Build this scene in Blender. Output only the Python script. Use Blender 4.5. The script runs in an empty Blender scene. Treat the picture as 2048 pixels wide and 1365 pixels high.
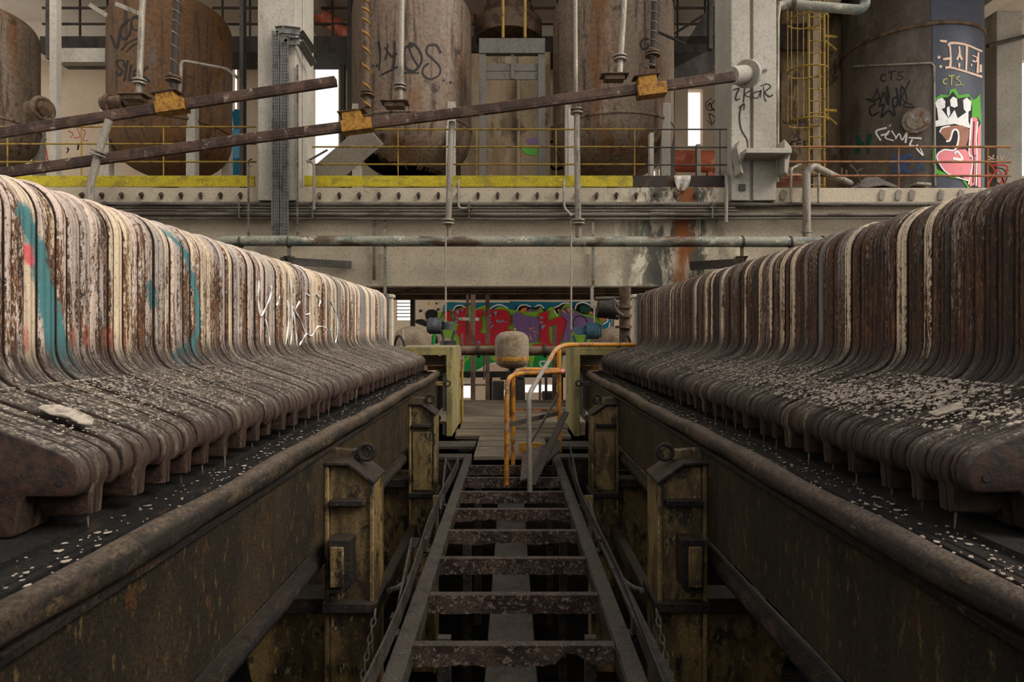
import bpy, math, random
from mathutils import Vector, Matrix
from mathutils.geometry import tessellate_polygon
C = bpy.context.scene
COL = C.collection
R = random.Random(7)
F, VX, VY, EYE = 1250.0, 1022.0, 665.0, 1.45       # focal length, vanishing point and eye height over the walkway

def P(px, py, Z):
    return Vector(((px-VX)/F*Z, Z, EYE+(VY-py)/F*Z))
def X_(px, Z): return (px-VX)/F*Z
def Z_(py, Z): return EYE+(VY-py)/F*Z

# ---------------------------------------------------------------- mesh building
def wloc(o):
    v = Vector((0, 0, 0))
    while o is not None:
        v = v+o.location; o = o.parent
    return v

class MB:
    def __init__(s): s.v = []; s.f = []; s.uv = None
    def add(s, vs, fs):
        b = len(s.v); s.v += [Vector(v) for v in vs]; s.f += [tuple(b+i for i in f) for f in fs]; return s
    def box(s, x0, x1, y0, y1, z0, z1):
        return s.add([(x0,y0,z0),(x1,y0,z0),(x1,y1,z0),(x0,y1,z0),(x0,y0,z1),(x1,y0,z1),(x1,y1,z1),(x0,y1,z1)],
                     [(0,3,2,1),(4,5,6,7),(0,1,5,4),(1,2,6,5),(2,3,7,6),(3,0,4,7)])
    def bar(s, p, q, w, h, up=(0,0,1)):
        p, q, up = Vector(p), Vector(q), Vector(up)
        d = (q-p).normalized(); sd = d.cross(up)
        if sd.length < 1e-5: sd = d.cross(Vector((1,0,0)))
        sd.normalize(); u = sd.cross(d).normalized()
        vs = []
        for b in (p, q):
            for a, c in ((-1,-1),(1,-1),(1,1),(-1,1)): vs.append(b+sd*(a*w/2)+u*(c*h/2))
        return s.add(vs, [(0,1,2,3),(7,6,5,4),(0,4,5,1),(1,5,6,2),(2,6,7,3),(3,7,4,0)])
    def tube(s, pts, r, n=10, cap=True, closed=False):
        pts = [Vector(p) for p in pts]; m = len(pts); rs = r if isinstance(r, (list, tuple)) else [r]*m
        vs = []; nrm = None
        for i in range(m):
            if closed: t = pts[(i+1) % m]-pts[i-1]
            else: t = pts[min(i+1, m-1)]-pts[max(i-1, 0)]
            t.normalize()
            if nrm is None:
                a = Vector((0,0,1)) if abs(t.z) < .9 else Vector((1,0,0)); nrm = t.cross(a).normalized()
            else:
                nrm = (nrm-t*nrm.dot(t)).normalized()
            b = t.cross(nrm)
            for k in range(n):
                a = 2*math.pi*k/n; vs.append(pts[i]+(nrm*math.cos(a)+b*math.sin(a))*rs[i])
        fs = []
        for i in range(m if closed else m-1):
            j = (i+1) % m
            for k in range(n):
                l = (k+1) % n; fs.append((i*n+k, i*n+l, j*n+l, j*n+k))
        if cap and not closed:
            fs.append(tuple(range(n-1, -1, -1))); fs.append(tuple((m-1)*n+k for k in range(n)))
        return s.add(vs, fs)
    def ring(s, c, axis, R0, r, n=20, k=8):
        axis = Vector(axis).normalized(); a = axis.orthogonal().normalized(); b = axis.cross(a); c = Vector(c)
        return s.tube([c+(a*math.cos(2*math.pi*i/n)+b*math.sin(2*math.pi*i/n))*R0 for i in range(n)], r, k, closed=True)
    def cyl(s, p, q, r, n=16, r2=None): return s.tube([p, q], [r, r if r2 is None else r2], n)
    def lathe(s, cx, cy, prof, n=40, skip=None):
        vs = []; fs = []
        for r, z in prof:
            for k in range(n):
                a = 2*math.pi*k/n; vs.append(Vector((cx+r*math.cos(a), cy+r*math.sin(a), z)))
        for i in range(len(prof)-1):
            for k in range(n):
                l = (k+1) % n; q = (i*n+k, i*n+l, (i+1)*n+l, (i+1)*n+k)
                if skip and skip(sum((vs[t] for t in q), Vector())/4): continue
                fs.append(q)
        return s.add(vs, fs)
    def prism(s, poly, axis, a0, a1):
        def pt(u, v, w): return {'x': (w,u,v), 'y': (u,w,v), 'z': (u,v,w)}[axis]
        n = len(poly); vs = [pt(u, v, a0) for u, v in poly]+[pt(u, v, a1) for u, v in poly]
        fs = [(i, (i+1) % n, n+(i+1) % n, n+i) for i in range(n)]
        for t in tessellate_polygon([[Vector((u, v, 0)) for u, v in poly]]):
            fs.append(tuple(t)); fs.append(tuple(n+i for i in reversed(t)))
        return s.add(vs, fs)
    def build(s, name, mat, parent=None, smooth=True, bevel=0, angle=38, base=None):
        me = bpy.data.meshes.new(name); o = bpy.data.objects.new(name, me); COL.objects.link(o)
        if parent is not None:
            o.parent = parent; L = wloc(parent)
        else:
            xs = [v.x for v in s.v]; ys = [v.y for v in s.v]; zs = [v.z for v in s.v]
            L = Vector(base) if base else Vector(((min(xs)+max(xs))/2, (min(ys)+max(ys))/2, min(zs)))
            o.location = L
        me.from_pydata([v-L for v in s.v], [], s.f)
        import bmesh
        b = bmesh.new(); b.from_mesh(me); bmesh.ops.recalc_face_normals(b, faces=b.faces); b.to_mesh(me); b.free()
        me.materials.append(mat)
        if smooth:
            me.polygons.foreach_set('use_smooth', [True]*len(me.polygons)); me.set_sharp_from_angle(angle=math.radians(angle))
        if bevel:
            m = o.modifiers.new('soft_edges', 'BEVEL'); m.width = bevel; m.segments = 2; m.limit_method = 'ANGLE'; m.angle_limit = math.radians(40)
        return o

def tag(o, label=None, cat=None, group=None, kind=None):
    if label: o['label'] = label
    if cat: o['category'] = cat
    if group: o['group'] = group
    if kind: o['kind'] = kind
    return o
def thing(name, loc, label, cat, group=None):
    o = bpy.data.objects.new(name, None); o.empty_display_size = .1; COL.objects.link(o); o.location = loc
    return tag(o, label, cat, group)
def struct(o): o['kind'] = 'structure'; return o
def copy_tree(o, parent=None):
    c = o.copy(); COL.objects.link(c); c.parent = parent
    for ch in [x for x in bpy.data.objects if x.parent == o]: copy_tree(ch, c)
    return c

def curve(pts, k=6):
    "Catmull-Rom through the points"
    pts = [Vector(p) for p in pts]
    if len(pts) < 3: return pts
    out = []
    for i in range(len(pts)-1):
        a = pts[i-1] if i else pts[0]*2-pts[1]; b, c = pts[i], pts[i+1]; d = pts[i+2] if i+2 < len(pts) else pts[-1]*2-pts[-2]
        for j in range(k):
            t = j/k; out.append(.5*((2*b)+(c-a)*t+(2*a-5*b+4*c-d)*t*t+(3*b-a-3*c+d)*t**3))
    return out+[pts[-1]]
def rounded(pts, r, k=5):
    "polyline with its corners rounded"
    pts = [Vector(p) for p in pts]; out = [pts[0]]
    for i in range(1, len(pts)-1):
        a, b, c = pts[i-1], pts[i], pts[i+1]; d0 = (a-b); d1 = (c-b); q = min(r, d0.length*.48, d1.length*.48)
        p0, p1 = b+d0.normalized()*q, b+d1.normalized()*q
        for j in range(k+1):
            t = j/k; out.append(p0*(1-t)**2+b*2*t*(1-t)+p1*t*t)
    return out+[pts[-1]]
def sag(p, q, d, n=14):
    p, q = Vector(p), Vector(q)
    return [p.lerp(q, i/n)-Vector((0, 0, d*4*(i/n)*(1-i/n))) for i in range(n+1)]

# ---- paint that lies on a wall, a tank or a silo: strokes and fields traced on the surface
def on_plane(Z): return lambda px, py, off=.004: P(px, py, Z-off)
def on_cyl(cx, cy, r):
    def f(px, py, off=.004):
        dx, dz = (px-VX)/F, (VY-py)/F; rr = r+off
        A = dx*dx+1; B = -2*(dx*cx+cy); D = cx*cx+cy*cy-rr*rr
        q = B*B-4*A*D; t = (-B-math.sqrt(max(q, 0)))/(2*A)
        return Vector((t*dx, t, EYE+t*dz))
    return f
def limbs(px0, px1, Z):
    "axis and radius of an upright cylinder whose outline runs from px0 to px1 with its axis at depth Z"
    a, b = math.atan((px0-VX)/F), math.atan((px1-VX)/F); c = (a+b)/2
    return Z*math.tan(c), Z/math.cos(c)*math.sin((b-a)/2)
def paint(name, mat, parent, surf, strokes=(), fields=(), off=.004, step=9):
    m = MB()
    for n_, st in enumerate(strokes):
        pts, w = st[0], st[1]
        c = curve([(x, y, 0) for x, y in pts], 7); vs = []
        for i, p in enumerate(c):
            t = (c[min(i+1, len(c)-1)]-c[max(i-1, 0)]).normalized(); nn = Vector((-t.y, t.x, 0))
            ww = w*1.25*(.8+.2*math.sin(3.1*i/len(c)*1.0+n_))
            vs += [surf(p.x+nn.x*ww/2, p.y+nn.y*ww/2, off+n_*.0002), surf(p.x-nn.x*ww/2, p.y-nn.y*ww/2, off+n_*.0002)]
        m.add(vs, [(2*i, 2*i+1, 2*i+3, 2*i+2) for i in range(len(c)-1)])
    for n_, poly in enumerate(fields):
        x0 = min(p[0] for p in poly); x1 = max(p[0] for p in poly); k = max(1, int(math.ceil((x1-x0)/step)))
        if step > 900: k = 1
        for i in range(k):
            a, b = x0+(x1-x0)*i/k, x0+(x1-x0)*(i+1)/k; q = list(poly)
            for sgn, lim in ((1, a), (-1, b)):
                o_ = []
                for j in range(len(q)):
                    p0, p1 = q[j-1], q[j]; i0, i1 = sgn*(p0[0]-lim) >= -1e-9, sgn*(p1[0]-lim) >= -1e-9
                    if i0 != i1:
                        t = (lim-p0[0])/(p1[0]-p0[0]); o_.append((lim, p0[1]+t*(p1[1]-p0[1])))
                    if i1: o_.append(p1)
                q = o_
                if not q: break
            if len(q) < 3: continue
            tr = tessellate_polygon([[Vector((x, y, 0)) for x, y in q]])
            m.add([surf(x, y, off+n_*.0002) for x, y in q], [tuple(t) for t in tr])
    o = m.build(name, mat, parent, smooth=False)
    return o

ONES = 'zeroth first second third fourth fifth sixth seventh eighth ninth tenth eleventh twelfth thirteenth fourteenth fifteenth sixteenth seventeenth eighteenth nineteenth'.split()
CARD = '_ _ twenty thirty forty fifty sixty seventy eighty ninety'.split()
def ordinal(n):
    if n >= 100: return 'hundredth' if n == 100 else 'hundred-and-'+ordinal(n-100)
    if n < 20: return ONES[n]
    t = CARD[n//10]
    return (t[:-1]+'ieth') if n % 10 == 0 else t+'-'+ONES[n % 10]

# ---------------------------------------------------------------- materials
class NT:
    def __init__(s, name):
        s.m = bpy.data.materials.new(name); s.m.use_nodes = True; s.t = s.m.node_tree; s.n = s.t.nodes; s.n.clear()
        s.out = s.n.new('ShaderNodeOutputMaterial'); s.b = s.n.new('ShaderNodeBsdfPrincipled'); s.t.links.new(s.b.outputs[0], s.out.inputs[0])
        s.pos = s.n.new('ShaderNodeNewGeometry')
    def L(s, a, i):
        if isinstance(a, (int, float)): i.default_value = a
        elif isinstance(a, (tuple, list)): i.default_value = tuple(a)+((1,) if len(a) == 3 and i.type == 'RGBA' else ())
        else: s.t.links.new(a, i)
    def math(s, op, a, b=0., c=0., clamp=False):
        n = s.n.new('ShaderNodeMath'); n.operation = op; n.use_clamp = clamp
        s.L(a, n.inputs[0]); s.L(b, n.inputs[1]); s.L(c, n.inputs[2]); return n.outputs[0]
    def xyz(s, v):
        n = s.n.new('ShaderNodeSeparateXYZ'); s.L(v, n.inputs[0]); return n.outputs
    def comb(s, x, y, z):
        n = s.n.new('ShaderNodeCombineXYZ'); s.L(x, n.inputs[0]); s.L(y, n.inputs[1]); s.L(z, n.inputs[2]); return n.outputs[0]
    def scale(s, v, sc):
        n = s.n.new('ShaderNodeVectorMath'); n.operation = 'MULTIPLY'; s.L(v, n.inputs[0]); n.inputs[1].default_value = sc; return n.outputs[0]
    def noise(s, v, sc=1., detail=5., rough=.6, dist=0.):
        n = s.n.new('ShaderNodeTexNoise'); s.L(v, n.inputs['Vector']); n.inputs['Scale'].default_value = sc
        n.inputs['Detail'].default_value = detail; n.inputs['Roughness'].default_value = rough; n.inputs['Distortion'].default_value = dist
        return n.outputs[0]
    def ramp(s, a, lo, hi, t0=0., t1=1.):
        n = s.n.new('ShaderNodeMapRange'); n.interpolation_type = 'SMOOTHSTEP'
        s.L(a, n.inputs[0]); s.L(lo, n.inputs[1]); s.L(hi, n.inputs[2]); n.inputs[3].default_value = t0; n.inputs[4].default_value = t1; return n.outputs[0]
    def mix(s, f, a, b):
        n = s.n.new('ShaderNodeMix'); n.data_type = 'RGBA'; s.L(f, n.inputs[0]); s.L(a, n.inputs[6]); s.L(b, n.inputs[7]); return n.outputs[2]
    def done(s, col, rough=.7, metal=0., height=None, bump=.3, dist=.01, spec=.4):
        s.L(col, s.b.inputs['Base Color']); s.L(rough, s.b.inputs['Roughness']); s.L(metal, s.b.inputs['Metallic'])
        s.b.inputs['Specular IOR Level'].default_value = spec
        if height is not None:
            n = s.n.new('ShaderNodeBump'); n.inputs['Strength'].default_value = bump; n.inputs['Distance'].default_value = dist
            s.L(height, n.inputs['Height']); s.t.links.new(n.outputs[0], s.b.inputs['Normal'])
        return s.m

def worn(name, base, layers=(), rough=.75, bump=.35, bs=30, metal=0., spec=.22, dust=None, grain=.5):
    """base colour and further colours laid over it in noise-shaped patches: (colour, scale xyz, lo, hi[, detail])"""
    t = NT(name); pos = t.pos.outputs['Position']; col = base
    for k, ly in enumerate(layers):
        v = t.scale(pos, ly[1]); n = t.noise(v, 1., ly[4] if len(ly) > 4 else 6., .65)
        col = t.mix(t.ramp(n, ly[2], ly[3]), col, ly[0])
    g = t.noise(pos, bs, 10., .78)
    col = t.mix(t.ramp(g, .42, .53, grain, 0.), col, tuple(c*.18 for c in base))
    col = t.mix(t.ramp(t.noise(pos, bs*.8, 10., .8), .55, .62, 0., grain*.6), col, tuple(min(1, c*1.7+.02) for c in base))
    if dust:
        up = t.xyz(t.pos.outputs['Normal'])[2]
        col = t.mix(t.math('MULTIPLY', t.ramp(up, .35, .95), t.ramp(t.noise(pos, 9., 6.), .32, .6, .25, dust[1])), col, t.mix(t.ramp(t.noise(pos, bs*1.3, 10., .82), .44, .55), tuple(c*.38 for c in dust[0]), dust[0]))
    r = t.ramp(g, .3, .7, max(.05, rough-.15), min(1, rough+.12))
    return t.done(col, r, metal, g, bump, .012, spec)
def S(r, g, b):
    f = lambda c: (c/255/12.92) if c/255 <= .04045 else ((c/255+.055)/1.055)**2.4
    return (f(r), f(g), f(b))

def concrete(name, base, dark, light, stained=False):
    t = NT(name); pos = t.pos.outputs['Position']; p = t.xyz(pos)
    col = t.mix(t.ramp(t.noise(pos, .9, 6., .6), .35, .65), base, light)
    col = t.mix(t.ramp(t.noise(t.scale(pos, (2.2, 2.2, .35)), 1., 7., .7), .55, .78, 0., .55), col, dark)
    col = t.mix(t.ramp(t.noise(pos, 14., 4., .6), .66, .78, 0., .55), col, tuple(c*.35 for c in dark))
    g = t.noise(pos, 24., 10., .8)
    col = t.mix(t.ramp(g, .36, .52, .5, 0.), col, tuple(c*.3 for c in base))
    if stained:                                        # the black, white and rust run-off on the beam
        band = t.math('MULTIPLY', t.ramp(p[0], 1.5, 2.3), t.ramp(p[0], 5.2, 4.2))
        n1 = t.noise(t.scale(pos, (1.6, 1.6, .8)), 1., 7., .7, .6)
        col = t.mix(t.math('MULTIPLY', band, t.ramp(n1, .5, .6)), col, S(206, 198, 176))
        n2 = t.noise(t.scale(pos, (2.6, 2., .9)), 1.3, 8., .72, .5)
        core = t.math('MULTIPLY', t.ramp(p[0], 1.7, 2.9), t.ramp(p[0], 4.5, 3.6))
        col = t.mix(t.math('MULTIPLY', core, t.ramp(n2, .43, .54, 0., .92)), col, S(52, 55, 52))
        wob = t.math('ADD', p[0], t.math('MULTIPLY', t.math('SUBTRACT', t.noise(t.scale(pos, (1, 1, 2.2)), 1., 5.), .5), .35))
        d = t.math('ABSOLUTE', t.math('SUBTRACT', wob, 3.33))
        col = t.mix(t.math('MULTIPLY', t.ramp(d, .24, .06), t.ramp(t.noise(t.scale(pos, (6, 3, 1)), 1., 6.), .3, .55, .35, 1.)), col, S(122, 72, 36))
        rs = t.ramp(t.noise(t.scale(pos, (3.2, 1, .3)), 1., 5.), .66, .74, 0., .8)
        col = t.mix(t.math('MULTIPLY', rs, t.math('MULTIPLY', t.ramp(p[0], .9, 1.8), t.ramp(p[0], 3.2, 2.2))), col, S(120, 84, 48))
        old = t.math('MULTIPLY', t.ramp(t.noise(t.scale(pos, (1.1, 1, 1.6)), 1., 7., .7), .6, .68), t.ramp(p[2], 3.7, 4.1))
        col = t.mix(t.math('MULTIPLY', old, t.ramp(p[0], 2.5, 1.5, 0., .8)), col, S(96, 92, 86))
    return t.done(col, .88, 0., g, .45, .015, .25)

M_ = {}
M_['concrete'] = concrete('weathered_concrete', S(158, 147, 130), S(104, 94, 80), S(176, 166, 148))
M_['beam'] = concrete('stained_concrete', S(160, 148, 129), S(98, 88, 74), S(178, 166, 145), True)
M_['column'] = concrete('column_concrete', S(148, 142, 131), S(98, 92, 82), S(164, 158, 147))
M_['backwall'] = concrete('plaster', S(208, 186, 160), S(150, 130, 108), S(216, 198, 174))
M_['ceiling'] = concrete('ceiling_concrete', S(196, 182, 164), S(140, 126, 110), S(206, 194, 178))
M_['dirt'] = worn('oily_ground', S(20, 18, 16), [(S(12, 11, 10), (1.5,)*3, .4, .6)], 1., spec=.0)
M_['hall'] = concrete('hall_wall', S(120, 112, 102), S(80, 74, 66), S(140, 132, 120))
M_['tank'] = worn('rusted_tank', S(110, 94, 80), [(S(102, 70, 42), (1.3, 1.3, .3), .52, .66), (S(122, 108, 95), (1.6, 1.6, .4), .53, .68), (S(60, 45, 33), (7., 7., .5), .53, .68), (S(48, 38, 31), (2., 2., 2.), .6, .7)], .7, .35, 14)
M_['tank_brown'] = worn('ochre_rusted_tank', S(90, 65, 42), [(S(98, 64, 30), (1.2, 1.2, .3), .46, .62), (S(88, 76, 65), (1.2, 1.2, .4), .52, .64), (S(54, 38, 26), (7., 7., .5), .53, .68), (S(46, 36, 29), (2., 2., 2.), .6, .7)], .7, .35, 14)
M_['trough'] = worn('rusty_channel', S(78, 58, 47), [(S(50, 34, 27), (3., 3., 3.), .42, .55), (S(136, 122, 108), (5., 5., 5.), .58, .7), (S(112, 62, 36), (9., 9., 9.), .64, .74)], .62, .4, 40, dust=(S(140, 126, 110), .8))
M_['ochre'] = worn('ochre_box_paint', S(150, 108, 40), [(S(110, 70, 30), (8.,)*3, .48, .62), (S(60, 42, 26), (14.,)*3, .6, .7)], .7)
M_['galv'] = worn('galvanised_pipe', S(140, 132, 120), [(S(96, 88, 78), (6., 6., 1.5), .5, .65), (S(170, 164, 152), (9., 9., 2.), .56, .7)], .5, .2, 50, .25)
M_['greenpipe'] = worn('grey_green_pipe', S(128, 126, 113), [(S(88, 98, 92), (1.6, 3., 3.), .52, .6), (S(80, 62, 48), (.8, 2., 3.), .5, .6), (S(176, 170, 150), (3., 5., 5.), .58, .66), (S(58, 62, 56), (2.1, 4., 4.), .64, .7)], .55, .3, 40)
M_['conduit'] = worn('cable_conduit', S(104, 98, 88), [(S(70, 62, 54), (.9, 6., 6.), .47, .58), (S(92, 52, 38), (1.1, 9., 9.), .6, .68), (S(96, 110, 122), (1.7, 9., 9.), .64, .7)], .7, .3, 40)
M_['yellow'] = worn('yellow_toe_board', S(176, 158, 34), [(S(140, 128, 44), (3., 3., 6.), .48, .62), (S(96, 84, 52), (6., 6., 9.), .62, .74)], .62, .25, 40)
M_['toe_dark'] = worn('blackened_toe_board', S(54, 46, 42), [(S(88, 62, 30), (4.,)*3, .58, .68)], .75)
M_['yellowrail'] = worn('yellow_rail_paint', S(134, 108, 38), [(S(92, 66, 38), (6., 6., 6.), .5, .62)], .6, .2, 60)
M_['orange'] = worn('orange_rail_paint', S(180, 118, 34), [(S(122, 76, 40), (7.,)*3, .48, .6), (S(150, 138, 124), (11.,)*3, .55, .68)], .6, .3, 60, dust=(S(150, 138, 124), .8))
M_['rustrail'] = worn('rusty_rail', S(140, 92, 52), [(S(104, 70, 46), (7.,)*3, .48, .6), (S(128, 108, 92), (4.,)*3, .58, .7)], .7, .3, 60)
M_['greyrail'] = worn('grey_dusty_rail', S(128, 120, 110), [(S(166, 112, 40), (5., 5., 3.), .6, .72)], .65, .25, 60)
M_['steel'] = worn('dark_grey_steel', S(72, 66, 60), [(S(52, 46, 42), (3., 3., 1.), .45, .62), (S(96, 84, 72), (8., 8., 3.), .6, .72)], .6, .3, 40)
M_['bluesteel'] = worn('grey_blue_steel', S(92, 88, 82), [(S(78, 72, 66), (3., 3., 1.), .5, .65)], .6, .3, 40)
M_['tray'] = worn('perforated_tray', S(116, 115, 111), [(S(84, 83, 81), (4., 4., 4.), .5, .62)], .5, .2, 60, .4)
M_['black'] = worn('oily_black_steel', S(38, 30, 24), [(S(17, 14, 12), (3., 3., 3.), .4, .56), (S(70, 50, 34), (8., 8., 8.), .54, .66), (S(96, 82, 66), (50., 50., 50.), .62, .68)], .5, .9, 60, .0, .3, dust=(S(70, 60, 51), .6), grain=.85)
M_['rail'] = worn('drip_rail_paint', S(66, 53, 39), [(S(34, 28, 23), (5., 2.5, 6.), .44, .56), (S(96, 80, 52), (16., 6., 16.), .56, .64), (S(20, 17, 14), (9., 4., 9.), .57, .66)], .5, .9, 60, .0, .3, dust=(S(124, 108, 94), .6), grain=.85)
M_['blacktray'] = worn('oily_tray', S(26, 21, 17), [(S(12, 10, 8), (4., 2., 4.), .4, .56), (S(54, 40, 28), (11., 5., 8.), .56, .66), (S(84, 72, 60), (60., 60., 60.), .63, .68)], .45, .9, 60, .0, .35, grain=.8)
M_['gold'] = worn('ochre_press_paint', S(118, 98, 60), [(S(60, 46, 28), (5., 5., 1.6), .42, .6), (S(22, 18, 14), (8., 8., 5.), .5, .6), (S(150, 130, 84), (34., 34., 12.), .58, .66), (S(92, 58, 26), (10., 10., 6.), .6, .7)], .42, .5, 70, .0, .5)
M_['golddark'] = worn('dark_ochre_plate', S(58, 45, 27), [(S(38, 30, 17), (4., 4., 1.), .38, .56), (S(19, 15, 11), (3., 3., 2.), .55, .66), (S(100, 83, 45), (60., 34., 10.), .56, .68), (S(84, 52, 22), (18., 18., 9.), .6, .68)], .55, .9, 90, .0, .25, grain=.8)
M_['walk'] = worn('dusty_walkway_steel', S(70, 63, 57), [(S(42, 36, 32), (5., 5., 5.), .42, .58), (S(96, 90, 83), (26.,)*3, .56, .66)], .75, .9, 70, dust=(S(88, 82, 75), .75), grain=.75)
M_['rung'] = worn('rusted_rung', S(80, 66, 57), [(S(44, 30, 26), (6., 6., 9.), .42, .56), (S(122, 108, 95), (40.,)*3, .53, .62), (S(26, 20, 18), (16., 16., 20.), .58, .64)], .75, .9, 80, dust=(S(84, 78, 72), .7), grain=.75)
M_['plank'] = worn('grey_deck_plank', S(104, 94, 81), [(S(70, 60, 51), (.8, 9., 9.), .45, .62), (S(140, 128, 112), (2., 24., 24.), .55, .68)], .85, .4, 60)
M_['ypress'] = worn('yellow_green_paint', S(134, 124, 78), [(S(104, 95, 68), (5., 5., 2.), .48, .62), (S(96, 74, 42), (12.,)*3, .62, .72)], .6, .3, 50, dust=(S(140, 130, 112), .9))
M_['rustpipe'] = worn('brown_rusted_pipe', S(92, 74, 58), [(S(64, 46, 33), (4.,)*3, .45, .6), (S(116, 92, 58), (6.,)*3, .58, .7)], .7, .4, 40, dust=(S(120, 108, 92), .6))
M_['drum'] = worn('dusty_drum', S(122, 108, 90), [(S(92, 76, 58), (3.,)*3, .48, .62), (S(140, 90, 34), (2., 2., 6.), .58, .68)], .75, .3, 40, dust=(S(140, 128, 112), .8))
M_['motor'] = worn('dark_motor_paint', S(60, 64, 66), [(S(84, 86, 86), (6.,)*3, .5, .65)], .5)
M_['bluemotor'] = worn('blue_pump_paint', S(64, 98, 116), [(S(104, 116, 120), (6.,)*3, .5, .62), (S(40, 40, 42), (9.,)*3, .6, .7)], .5)
M_['silo'] = worn('dark_silo_steel', S(92, 84, 75), [(S(68, 60, 53), (1.1, 1.1, .5), .42, .6), (S(98, 90, 80), (2., 2., 1.), .56, .7), (S(52, 42, 34), (9., 9., 9.), .64, .72)], .6, .3, 40)
M_['navy'] = worn('navy_silo_paint', S(48, 54, 70), [(S(40, 46, 60), (2.,)*3, .45, .6)], .5, .2, 40, spec=.45)
M_['tarp'] = worn('grey_tarpaulin', S(104, 96, 90), [(S(78, 70, 64), (3.,)*3, .45, .6)], .8)
M_['flake'] = worn('paint_flakes', S(158, 147, 134), [(S(118, 107, 95), (20.,)*3, .5, .65)], .8)
M_['bare'] = worn('bare_pale_panel', S(142, 124, 100), [(S(84, 72, 62), (2.2, 2.2, 1.2), .54, .6), (S(112, 94, 72), (1.2, 1.2, .4), .45, .6)], .8, .3, 40)
M_['redduct'] = worn('red_painted_duct', S(178, 92, 66), [(S(196, 132, 104), (3.,)*3, .5, .62)], .6)
M_['hose'] = worn('grey_hose', S(92, 88, 82), [(S(60, 56, 52), (9.,)*3, .5, .6)], .7, dust=(S(120, 112, 104), .8))
def flat(name, rgb, rough=.7): return worn(name, S(*rgb), [(tuple(c*.75 for c in S(*rgb)), (7.,)*3, .5, .7)], rough, .15, 60, grain=.15)
K = {n: flat('paint_'+n, c) for n, c in dict(black=(34, 32, 34), white=(222, 222, 220), red=(186, 40, 54), green=(128, 176, 56), deepgreen=(34, 142, 68),
     purple=(122, 92, 138), teal=(28, 110, 136), orange=(206, 126, 62), skyblue=(96, 160, 190), gold=(206, 152, 40), cream=(214, 184, 162), lime=(160, 156, 90),
     pink=(216, 128, 136), brown=(150, 104, 86), blue=(44, 72, 112), scarlet=(190, 60, 56), leaf=(86, 160, 60), pinewood=(28, 70, 56)).items()}

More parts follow.
